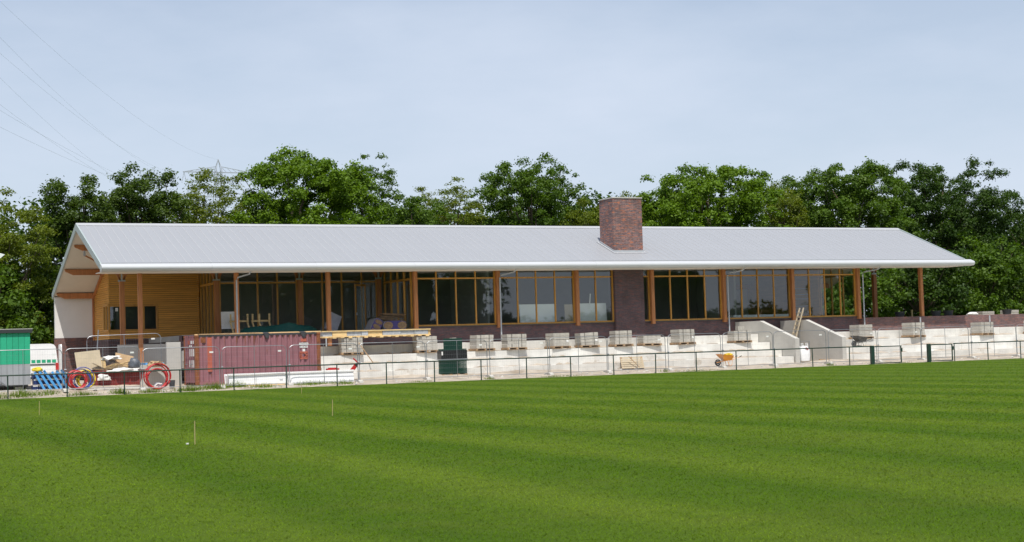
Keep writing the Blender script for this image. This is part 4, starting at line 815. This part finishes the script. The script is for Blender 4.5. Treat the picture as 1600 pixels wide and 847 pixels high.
for k, (x, y, z_, l_, rx, ry_, mt, lab) in enumerate(((15.6, 79.75, 1.16, 1.5, 4, 6, 'pallet_wood', 'weathered brown scrap plank lying across the front of the skip'), (16.5, 80.2, 1.5, 1.3, -10, -14, 'fresh_wood', 'pale scrap plank sticking up at the right of the skip'), (15.3, 80.2, 1.35, 1.0, 8, 22, 'board_beige', 'beige scrap strip sticking up at the left of the skip'), (16.9, 80.7, 1.3, 1.1, 5, -8, 'pallet_wood', 'dark scrap plank at the back right of the skip'))):
    tag(MB().obox((x, y, z_), (l_, .14, .03), (R(rx), R(ry_), R(rx * 3))).build('scrap_plank', mt), lab, 'plank', 'scrap planks in the skip')
tag(MB().tube([(18.55, 78.7, .2), (18.55, 78.7, .52), (18.55, 78.7, .56)], [.13, .16, .165], 12).build('bucket', 'tub', smooth=True), 'dark bucket on the ground right of the large red coil', 'bucket')
blob('bag', 'bag_grey', (16.95, 79.95, 1.42), (.3, .25, .32), 'dark grey rubbish bag on the right of the debris', 'bag', 8)
blob('plastic_sheet', 'sheet_white', (16.3, 79.6, 1.1), (.75, .3, .13), 'crumpled white plastic sheet hanging over the skip edge', 'plastic sheet', 4, .6)
blob('plastic_sheet', 'sheet_white', (15.9, 80.5, 1.75), (.5, .3, .12), 'small white plastic sheet on top of the debris', 'plastic sheet', 6, .6)
blob('plastic_sheet', 'sheet_white', (15.35, 79.5, .78), (.3, .12, .2), 'dirty white rag hanging at the front of the skip', 'plastic sheet', 9, .6)
tag(MB().obox((16.65, 80.9, 1.62), (.95, .04, .7), (R(-30), R(14), R(5))).build('cardboard', 'cardboard'), 'brown cardboard sheet leaning on the debris', 'cardboard')
tag(MB().obox((15.5, 81.0, 1.62), (1.4, .4, .35), (0, R(3), 0)).build('blue_sheet', 'insul_wrap'), 'bluish wrapped bundle at the back of the skip', 'bundle')
tag(MB().tube([(15.15, 80.6, .9), (15.35, 80.75, 3.2)], .025, 6).build('pole', 'galvanised'), 'thin pale pole standing in the debris', 'pole')
blob('sack', 'sheet_white', (17.75, 78.2, .32), (.22, .18, .17), 'small white sack inside the large red coil', 'sack', 5)
blob('debris', 'cardboard', (18.6, 82.4, 1.35), (.4, .3, .2), 'orange and brown scrap heap left of the container', 'debris', 2, .5)
for k, (x, lab) in enumerate(((17.9, 'dark small pallet leaning before the shaded concrete wall'), (18.75, 'orange-ended small pallet left of the container'))):
    T = thing('pallet', lab, 'pallet', (x, 83.5, 1.35), R(4), 'small pallets left of the container')
    for j in range(3):
        o_ = MB().box(-.4, .4, -.4 + j * .35, -.28 + j * .35, .11, .135).build('slat', 'pallet_wood', None); o_.parent = T; q = MB().box(-.4 + j * .34, -.28 + j * .34, -.4, .42, .0, .108).build('bearer', 'light_blue' if (j == 2 and k == 0) or (j == 2 and k) else 'cardboard', None); q.parent = T
tag(MB().box(17.3, 19.4, 82.9, 84.0, .2, 1.348).build('rubble_block', 'concrete_grey'), 'low concrete block left of the container', 'block')
tag(MB().box(14.2, 17.6, 77.6, 77.75, .24, .30).build('kerb_strip', 'concrete'), 'pale kerb strip on the ground below the coils', 'kerb')

# ------------------------------------------------------------------ things on the porch
b = MB(); nu, nv = 40, 12
for j in range(nv + 1):
    for i in range(nu + 1):
        x = 24.3 + 5.1 * i / nu; y = 87.2 + 1.6 * j / nv; e = min(1, min(i, nu - i) / 5, (min(j, nv - j) + .0) / 3)
        b.v.append((x, y, 2.905 + (.40 + .17 * math.exp(-((x - 27.5) / .7) ** 2) - .12 * math.exp(-((x - 24.6) / .5) ** 2) + .06 * mnoise.noise((x * 1.6, y * 1.6, 0))) * smooth01(e) + .05 * mnoise.noise((x * 5, y * 4, 2)) * e))
b.f = [(j * (nu + 1) + i, j * (nu + 1) + i + 1, (j + 1) * (nu + 1) + i + 1, (j + 1) * (nu + 1) + i) for j in range(nv) for i in range(nu)]
tag(b.build('tarpaulin', 'tarp_green', smooth=True), 'dark green tarpaulin over a pile on the porch above the container', 'tarpaulin')
tag(MB().obox((24.45, 89.3, 3.75), (.95, .03, 1.0), (R(-6), 0, 0)).build('white_board', 'label_white'), 'white board standing on the porch beside the downpipe', 'board')
for x, lab in ((24.9, 'left wooden trestle behind the tarpaulin'), (26.2, 'right wooden trestle behind the tarpaulin')):
    T = thing('trestle', lab, 'trestle', (x, 88.9, 2.9), 0, 'trestles on the porch')
    MB().box(x - .55, x + .55, 88.85, 88.95, 3.62, 3.72).build('beam', 'fresh_wood', T)
    for dx in (-.5, -.1, .5): MB().box(x + dx - .05, x + dx + .05, 88.8, 88.84, 3.6, 4.08).build('upright', 'fresh_wood', T); MB().bar((x + dx, 88.9, 3.62), (x + dx + .12, 88.6, 2.9), .08).build('leg', 'fresh_wood', T)
def pack(label, x0, x1, z0, z1, y, rot, seed):
    T = thing('insulation_pack', label, 'insulation pack', ((x0 + x1) / 2, y, z0), 0, 'insulation packs on the porch'); ww = x1 - x0; hh = z1 - z0
    m = MB(); prof = []
    for a in range(16): t_ = 2 * math.pi * a / 16; prof.append((math.copysign(abs(math.cos(t_)) ** .5, math.cos(t_)) * ww / 2, hh / 2 + math.copysign(abs(math.sin(t_)) ** .5, math.sin(t_)) * hh / 2))
    o = m.prism(prof, 'y', -.5, .5).build('wrap', 'insul_wrap', None, True); o.parent = T
    o = MB().prism([(u * .97, hh / 2 + (v - hh / 2) * .97) for u, v in prof], 'y', -.53, -.501).build('printed_end', 'insul_purple', None); o.parent = T
    nn = 2 if seed else 3
    for k in range(nn):
        cx = -ww * .3 + k * ww * .6 / (nn - 1); pr = [(cx + math.cos(q * math.pi / 6) * ww * .5 / nn * .8, hh / 2 + math.sin(q * math.pi / 6) * hh * .42) for q in range(12)]
        o = MB().prism(pr, 'y', -.545, -.531).build('wool_opening', 'insul_brown', None); o.parent = T
    T.rotation_euler = (0, R(rot), 0); return T
pack('blue printed insulation pack tilted on the left of the pile', 31.9, 32.9, 2.92, 3.5, 87.1, -62, 0).location = (32.75, 87.1, 3.0)
pack('flat blue insulation pack with two round openings', 32.9, 34.35, 2.91, 3.46, 87.0, 0, 1)
for k in range(4):
    tag(MB().obox((33.65 + .06 * k, 87.6 - .05 * k, 3.55 + .1 * k), (1.7 - .1 * k, .6, .085), (R(random.uniform(-2, 2)), R(random.uniform(-3, 3)), R(random.uniform(-4, 4)))).build('insulation_batt', 'insul_brown'), 'brown insulation batt, number %s from the bottom of the pile on the porch' % ('one', 'two', 'three', 'four')[k], 'insulation batt', 'brown insulation batts')
tag(MB().obox((30.5, 88.6, 3.45), (.75, .25, 1.1), (R(-12), R(25), 0)).build('grey_bag', 'insul_wrap'), 'grey wrapped sheet leaning in the porch left of the insulation packs', 'sheet')
# boards stored behind the windows
tag(MB().obox((43.35, 87.2, 3.60), (2.45, .05, 1.4), (R(-5), 0, 0)).build('plasterboard', 'pane_board'), 'pair of white boards standing behind the window left of the brick pillar', 'board', 'boards behind the windows')
tag(MB().obox((45.6, 87.2, 3.58), (.7, .05, 1.35), (R(-5), 0, 0)).build('plasterboard', 'board_beige'), 'narrow cream board behind the timber column left of the brick pillar', 'board', 'boards behind the windows')
tag(MB().obox((47.25, 87.2, 3.6), (1.9, .05, 1.4), (R(-5), 0, 0)).build('plasterboard', 'pane_board'), 'white board behind the pane next to the brick pillar', 'board', 'boards behind the windows')
tag(MB().obox((47.0, 87.1, 4.55), (.06, .04, .7), (0, R(6), 0)).build('white_stick', 'label_white'), 'thin white stick above the board next to the brick pillar', 'stick')
tag(MB().box(58.0, 62.4, 87.6, 88.3, 3.2, 3.36).build('white_counter', 'pane_board'), 'long pale counter lying just behind the windows above the stairs', 'counter')
m = MB()
for x in (63.9, 65.2): m.tube([(x, 89, 2.9), (x, 89, 5.2)], .02, 5)
for z in (3.5, 3.9, 4.4, 4.7, 5.1): m.tube([(63.9, 89, z), (65.2, 89, z)], .018, 5)
tag(m.build('scaffold', 'zinc'), 'thin metal scaffold frame standing behind the rightmost windows', 'scaffold')

# ------------------------------------------------------------------ green mesh bundle on pallet
GB = thing('mesh_bundle', 'bundle of green wire mesh panels strapped upright on a pallet', 'mesh bundle', (34.35, 80, .2))
z = gz(34, 79.7) + .03
def meshpanel(x0, x1, y, z0, z1):
    m = MB(); n_ = int((x1 - x0) / .05)
    for k in range(n_ + 1): xx = x0 + (x1 - x0) * k / n_; m.box(xx - .009, xx + .009, y - .006, y + .006, z0, z1)
    for k in range(7): zz = z0 + .04 + (z1 - z0 - .08) * k / 6; m.box(x0, x1, y - .016, y - .007, zz - .008, zz + .008)
    return m
for k in range(9): meshpanel(33.6 + .01 * (k % 3), 35.1 + .01 * (k % 2), 79.6 + k * .055, z + .12, 1.70).build('mesh_panel', 'mesh_green', GB)
for k in range(5): meshpanel(34.1, 35.12, 79.9 + k * .055 + .3, 1.0, 2.28).build('mesh_panel', 'mesh_green', GB)
MB().box(33.58, 35.14, 79.57, 80.14, 1.16, 1.62).build('black_wrap', 'wrap_black', GB); MB().box(33.56, 35.16, 79.55, 80.16, 1.10, 1.15).build('strap', 'galvanised', GB)
MB().box(33.6, 33.68, 79.555, 79.565, 1.36, 1.56).build('label_tag', 'label_white', GB)
for k in range(4): MB().box(33.6 + k * .45, 33.75 + k * .45, 79.5, 80.6, z, z + .1).build('pallet_bearer', 'pallet_wood', GB)
# leaning pallet
LP = thing('leaning_pallet', 'pale wooden pallet leaning against the lowest terrace step', 'pallet', (45.7, 79.7, .2), R(-4))
for k in range(6): o = MB().obox((0, -.02 + .045 * k, .10 + k * .115), (1.45, .02, .095), (R(-20), 0, 0)).build('slat', 'board_beige', None); o.parent = LP
for x in (-.66, 0, .66): o = MB().obox((x, .13, .37), (.09, .09, .72), (R(-20), 0, 0)).build('bearer', 'pallet_wood', None); o.parent = LP
o = MB().bar((-.3, -.1, .75), (.35, -.14, .1), .03).build('diagonal_stick', 'pallet_wood', None); o.parent = LP

# ------------------------------------------------------------------ wheelbarrows
def barrow(label, body, loc, rz, group='wheelbarrows'):
    T = thing('wheelbarrow', label, 'wheelbarrow', loc, rz, group)
    def P(m, nm, mt, sm=False): o = m.build(nm, mt, None, sm); o.parent = T; return o
    t = MB(); top = [(-.52, -.30, .70), (.42, -.33, .58), (.42, .33, .58), (-.52, .30, .70)]; bot = [(-.12, -.2, .30), (.30, -.22, .30), (.30, .22, .30), (-.12, .2, .30)]
    ti = [(x * .95, y * .93, z) for x, y, z in top]; bi = [(x * .95, y * .93, z + .02) for x, y, z in bot]
    t.add(top + bot + ti + bi, [(0, 1, 5, 4), (1, 2, 6, 5), (2, 3, 7, 6), (3, 0, 4, 7), (4, 5, 6, 7), (8, 12, 13, 9), (9, 13, 14, 10), (10, 14, 15, 11), (11, 15, 12, 8), (12, 15, 14, 13), (0, 8, 9, 1), (1, 9, 10, 2), (2, 10, 11, 3), (3, 11, 8, 0)])
    P(t, 'tray', body)
    wpts = [(-.50 + math.cos(a) * .16, 0, .19 + math.sin(a) * .16) for a in np.linspace(0, 2 * math.pi, 18, endpoint=False)]
    wh = P(MB().tube(wpts, .045, 6, closed=True), 'wheel', 'black_rubber', True); c = MB().tube([(-.50, -.05, .19), (-.50, .05, .19)], .10, 10).build('rim', 'dark_metal', None); c.parent = wh
    for s in (-1, 1):
        P(MB().tube([(-.62, s * .09, .19), (-.1, s * .17, .28), (.42, s * .24, .36), (.85, s * .29, .52)], .017, 6), 'handle', body); c = MB().tube([(.78, s * .285, .495), (.93, s * .295, .55)], .024, 6)
        P(c, 'grip', 'black_rubber'); P(MB().tube([(.06, s * .19, .28), (.14, s * .22, .0), (.30, s * .22, .0), (.36, s * .22, .32)], .015, 6), 'leg', body)
    return T
barrow('orange wheelbarrow loaded with a yellow hose on the sandy ground', 'barrow_orange', (51.75, 79.2, gz(52, 79.2) + .05), R(-8))
blob('hose', 'yellow_plastic', (51.95, 79.15, gz(52, 79.2) + .70), (.25, .14, .08), 'yellow hose lying in the orange wheelbarrow', 'hose', 7, .4)
barrow('black mortar-stained wheelbarrow standing on the terrace step', 'barrow_black', (63.75, 81.85, 1.05), R(5))

# ------------------------------------------------------------------ ladder, big bag, small things
LD = thing('ladder', 'grey wooden ladder leaning on the right stair wall', 'ladder', (60.2, 84, .2))
for y in (83.85, 84.30): MB().bar((59.9 - .25, y, .2), (60.80 + .16, y + (.02 if y > 84 else .06), 3.66), .05, .09).build('rail', 'board_beige', LD)
for k in range(12): f = .05 + k * .078; MB().bar((59.65 + 1.31 * f, 83.84, .2 + 3.46 * f), (59.65 + 1.31 * f, 84.36, .2 + 3.46 * f), .07, .085).build('rung', 'board_beige', LD)
BB = thing('big_bag', 'filled white builder bag with red print in the stair opening', 'bag', (58.15, 80.3, .25)); m = MB(); prof = []
for z, s in ((.25, .30), (.3, .37), (.6, .39), (.95, .36), (1.15, .28), (1.22, .16)): prof.append((z, s))
vs = []; fs = []
for (z, s) in prof:
    for a in range(20): t_ = 2 * math.pi * a / 20; q = 1 + .05 * math.sin(3 * t_ + z * 4); vs.append((58.15 + math.copysign(abs(math.cos(t_)) ** .6, math.cos(t_)) * s * q, 80.3 + math.copysign(abs(math.sin(t_)) ** .6, math.sin(t_)) * s * q, z))
for j in range(len(prof) - 1):
    for a in range(20): fs.append((j * 20 + a, j * 20 + (a + 1) % 20, (j + 1) * 20 + (a + 1) % 20, (j + 1) * 20 + a))
fs.append(tuple(range((len(prof) - 1) * 20, len(prof) * 20)))
MB().add(vs, fs).build('sack', 'white_plastic', BB, True)
for dx in (-.2, .15): MB().tube([(58.15 + dx, 80.1, 1.1), (58.1 + dx, 80.1, 1.38), (58.3 + dx, 80.2, 1.38), (58.32 + dx, 80.2, 1.1)], .03, 5).build('loop', 'white_plastic', BB)
MB().obox((58.22, 79.945, 1.05), (.22, .012, .1), (R(-8), R(20), 0)).build('print', 'red_plastic', BB)
FR = thing('metal_frame', 'thin galvanised metal frame behind the white builder bag', 'frame', (58.6, 80.9, .2))
MB().tube([(58.1, 80.9, .2), (58.1, 80.9, 1.5), (59.1, 80.9, 1.5), (59.1, 80.9, .2)], .03, 6).build('frame_tube', 'galvanised', FR); MB().tube([(58.1, 80.9, .5), (59.1, 80.9, .5)], .02, 6).build('cross_tube', 'galvanised', FR)
RS = thing('red_barrier', 'red plastic barrier foot propped up beside the white trough', 'barrier', (28.3, 78.9, .2))
MB().bar((28.0, 78.9, .55), (28.42, 78.9, 1.02), .05, .20).build('blade', 'red_plastic', RS); MB().bar((28.36, 78.88, .96), (28.5, 78.88, 1.1), .06, .12).build('joint', 'black_rubber', RS); MB().bar((28.62, 78.9, 1.0), (28.25, 78.9, 1.36), .04, .07).build('arm', 'red_plastic', RS); MB().bar((28.55, 78.95, .15), (28.5, 78.95, 1.1), .04).build('post', 'galvanised', RS)
tag(MB().box(26.85, 27.5, 79.0, 79.3, .78, .86).box(26.95, 27.4, 79.05, 79.25, .86, .90).build('red_tray', 'red_plastic'), 'flat red tray lying on the back rim of the right trough', 'tray')
tag(MB().bar((29.55, 81.6, 2.2), (30.1, 80.9, 1.08), .04).build('broom_stick', 'pallet_wood'), 'thin brown stick leaning on the left block stack', 'stick')
tag(MB().obox((59.9, 80.4, .31), (1.0, .12, .09), (0, 0, R(8))).build('beam', 'pallet_wood'), 'dark short beam lying in the stair opening', 'beam')
tag(MB().tube([(29.15, 85.9, 1.9), (29.15, 85.9, 2.9)], .04, 6).build('pipe_stub', 'zinc'), 'short upright grey pipe under the timber panel', 'pipe', 'pipe stubs')
for x, lab in ((72.2, 'short grey pipe standing before the brick wall at the right column'), (78.4, 'short grey pipe standing before the red part of the brick wall')): tag(MB().tube([(x, 85.95, 2.05), (x, 85.95, 2.9)], .055, 7).build('pipe_stub', 'zinc', smooth=True), lab, 'pipe', 'pipe stubs')
for x, lab in ((71.3, 'dark plant tub left of the rightmost timber column'), (74.5, 'dark plant tub right of the rightmost timber column'), (75.6, 'dark plant tub second to the right of the rightmost column'), (81.0, 'dark plant tub between the two low block stacks')):
    pts = [(x, 87.0, 2.93), (x, 87.0, 3.25), (x, 87.0, 3.33)]; tag(MB().tube(pts, [.26, .33, .36], 14).build('plant_tub', 'tub', smooth=True), lab, 'tub', 'plant tubs')
blob('bag', 'sheet_white', (78.0, 87.2, 3.05), (.5, .25, .14), 'flat white bag on the red brick wall terrace', 'bag', 12)
tag(MB().box(72.36, 72.46, 87.0, 87.1, 2.93, 3.45).build('stake', 'stake_wood'), 'pale stub stake beside the right timber column', 'stake')
FL = thing('floodlight', 'white floodlight head at the left picture edge', 'floodlight', (8.75, 70, 0))
MB().tube([(8.75, 70, 0), (8.75, 70, 6.1)], .06, 8).build('pole', 'galvanised', FL); MB().prism([(8.75, 6.02), (9.0, 5.98), (9.40, 6.30), (9.2, 6.36)], 'y', 69.8, 70.2).build('lamp_head', 'white_paint', FL)
# line stakes in the grass
for x, y, h, lab in ((7.44, 29.8, .45, 'thin wooden stake standing nearest in the grass'), (13.65, 39.85, .43, 'thin wooden stake on the grass right of the nearest one'), (7.94, 51.7, .43, 'thin wooden stake in the grass near the left edge'), (20.57, 64.0, .36, 'thin wooden stake in the grass before the right white trough')):
    tag(MB().obox((x, y, h / 2), (.017, .010, h), (R(1), R(random.uniform(-1, 1)), .4)).build('stake', 'stake_wood'), lab, 'stake', 'stakes in the grass')
tag(MB().obox((7.33, 29.95, .02), (.045, .03, .025), (0, 0, .3)).build('marker', 'label_white'), 'small white marker on the grass beside the nearest stake', 'marker')

# ------------------------------------------------------------------ weeds along the railing, grass blades on the near pitch
r = np.random.default_rng(3); Vs = []; Ts = []
spots = [(9.3, 76.6, 1.3, .5), (11.0, 76.8, .9, .45), (12.2, 77.0, .8, .3), (15.5, 76.5, .6, .4), (17.0, 76.6, .8, .3), (18.9, 76.6, 1.1, .4), (20.3, 77.2, 1.2, .45), (21.6, 77.6, .9, .4), (22.7, 76.9, .9, .3), (25.4, 77.3, 1.6, .3), (27, 77, .8, .3), (13.7, 76.5, 1.1, .25), (35.1, 76.6, .4, .2), (45.9, 76.5, .3, .25), (57.3, 76.5, .3, .3), (31, 76.4, 1.0, .1), (39, 76.3, 2.0, .1), (48, 76.3, 2.0, .1), (62, 76.3, 2.5, .08), (7.4, 76.8, 1.4, .45)]
for x, y, wd_, h in spots:
    n_ = int(1100 * wd_ * (h + .12)); px = x + r.normal(size=n_) * wd_ * .45; pyy = y + r.normal(size=n_) * .22; hh = h * r.uniform(.15, 1, n_) ** 1.5 * np.exp(-((px - x) / wd_) ** 2)
    zz = np.array([gz(a, c) for a, c in zip(px, pyy)]); a = r.uniform(0, 6.28, n_); ln = r.normal(size=(n_, 2)) * .35 * hh[:, None]; wq = .011
    B0 = np.stack([px - np.cos(a) * wq, pyy - np.sin(a) * wq, zz], 1); B1 = np.stack([px + np.cos(a) * wq, pyy + np.sin(a) * wq, zz], 1); Tt = np.stack([px + ln[:, 0], pyy + ln[:, 1], zz + hh], 1)
    Vs.append(np.stack([B0, B1, Tt], 1).reshape(-1, 3)); Ts.append(r.random(n_))
tag(mesh_quads('weeds', np.concatenate(Vs), np.concatenate(Ts), 'leaf_weed', k=3), 'patches of weeds along the edge of the building site', 'weeds', kind='stuff')
n_ = 720000; th = Az + R(27) * r.uniform(-1, 1, n_); rad = 8.5 * (100 / 8.5) ** r.random(n_); ok = rad * np.cos(th) < 75.7; th, rad = th[ok], rad[ok]; n_ = len(th)
px, pyy = rad * np.sin(th), rad * np.cos(th); a = r.uniform(0, 6.28, n_); hh = r.uniform(.007, .021, n_); wq = .0025 * np.minimum((rad / 10) ** 1.5, 9) * r.uniform(.6, 1.3, n_)
ph = np.sin((px + 2.5) * 2 * math.pi / 4.7); ln = r.normal(size=(n_, 2)) * .018; ln[:, 1] += .003 * ph
B0 = np.stack([px - np.cos(a) * wq, pyy - np.sin(a) * wq, np.zeros(n_)], 1); B1 = np.stack([px + np.cos(a) * wq, pyy + np.sin(a) * wq, np.zeros(n_)], 1); Tt = np.stack([px + ln[:, 0], pyy + ln[:, 1], hh], 1)
tag(mesh_quads('grass_blades', np.stack([B0, B1, Tt], 1).reshape(-1, 3), r.random(n_), 'blade_grass', k=3), 'short grass blades of the near pitch', 'grass', kind='stuff')
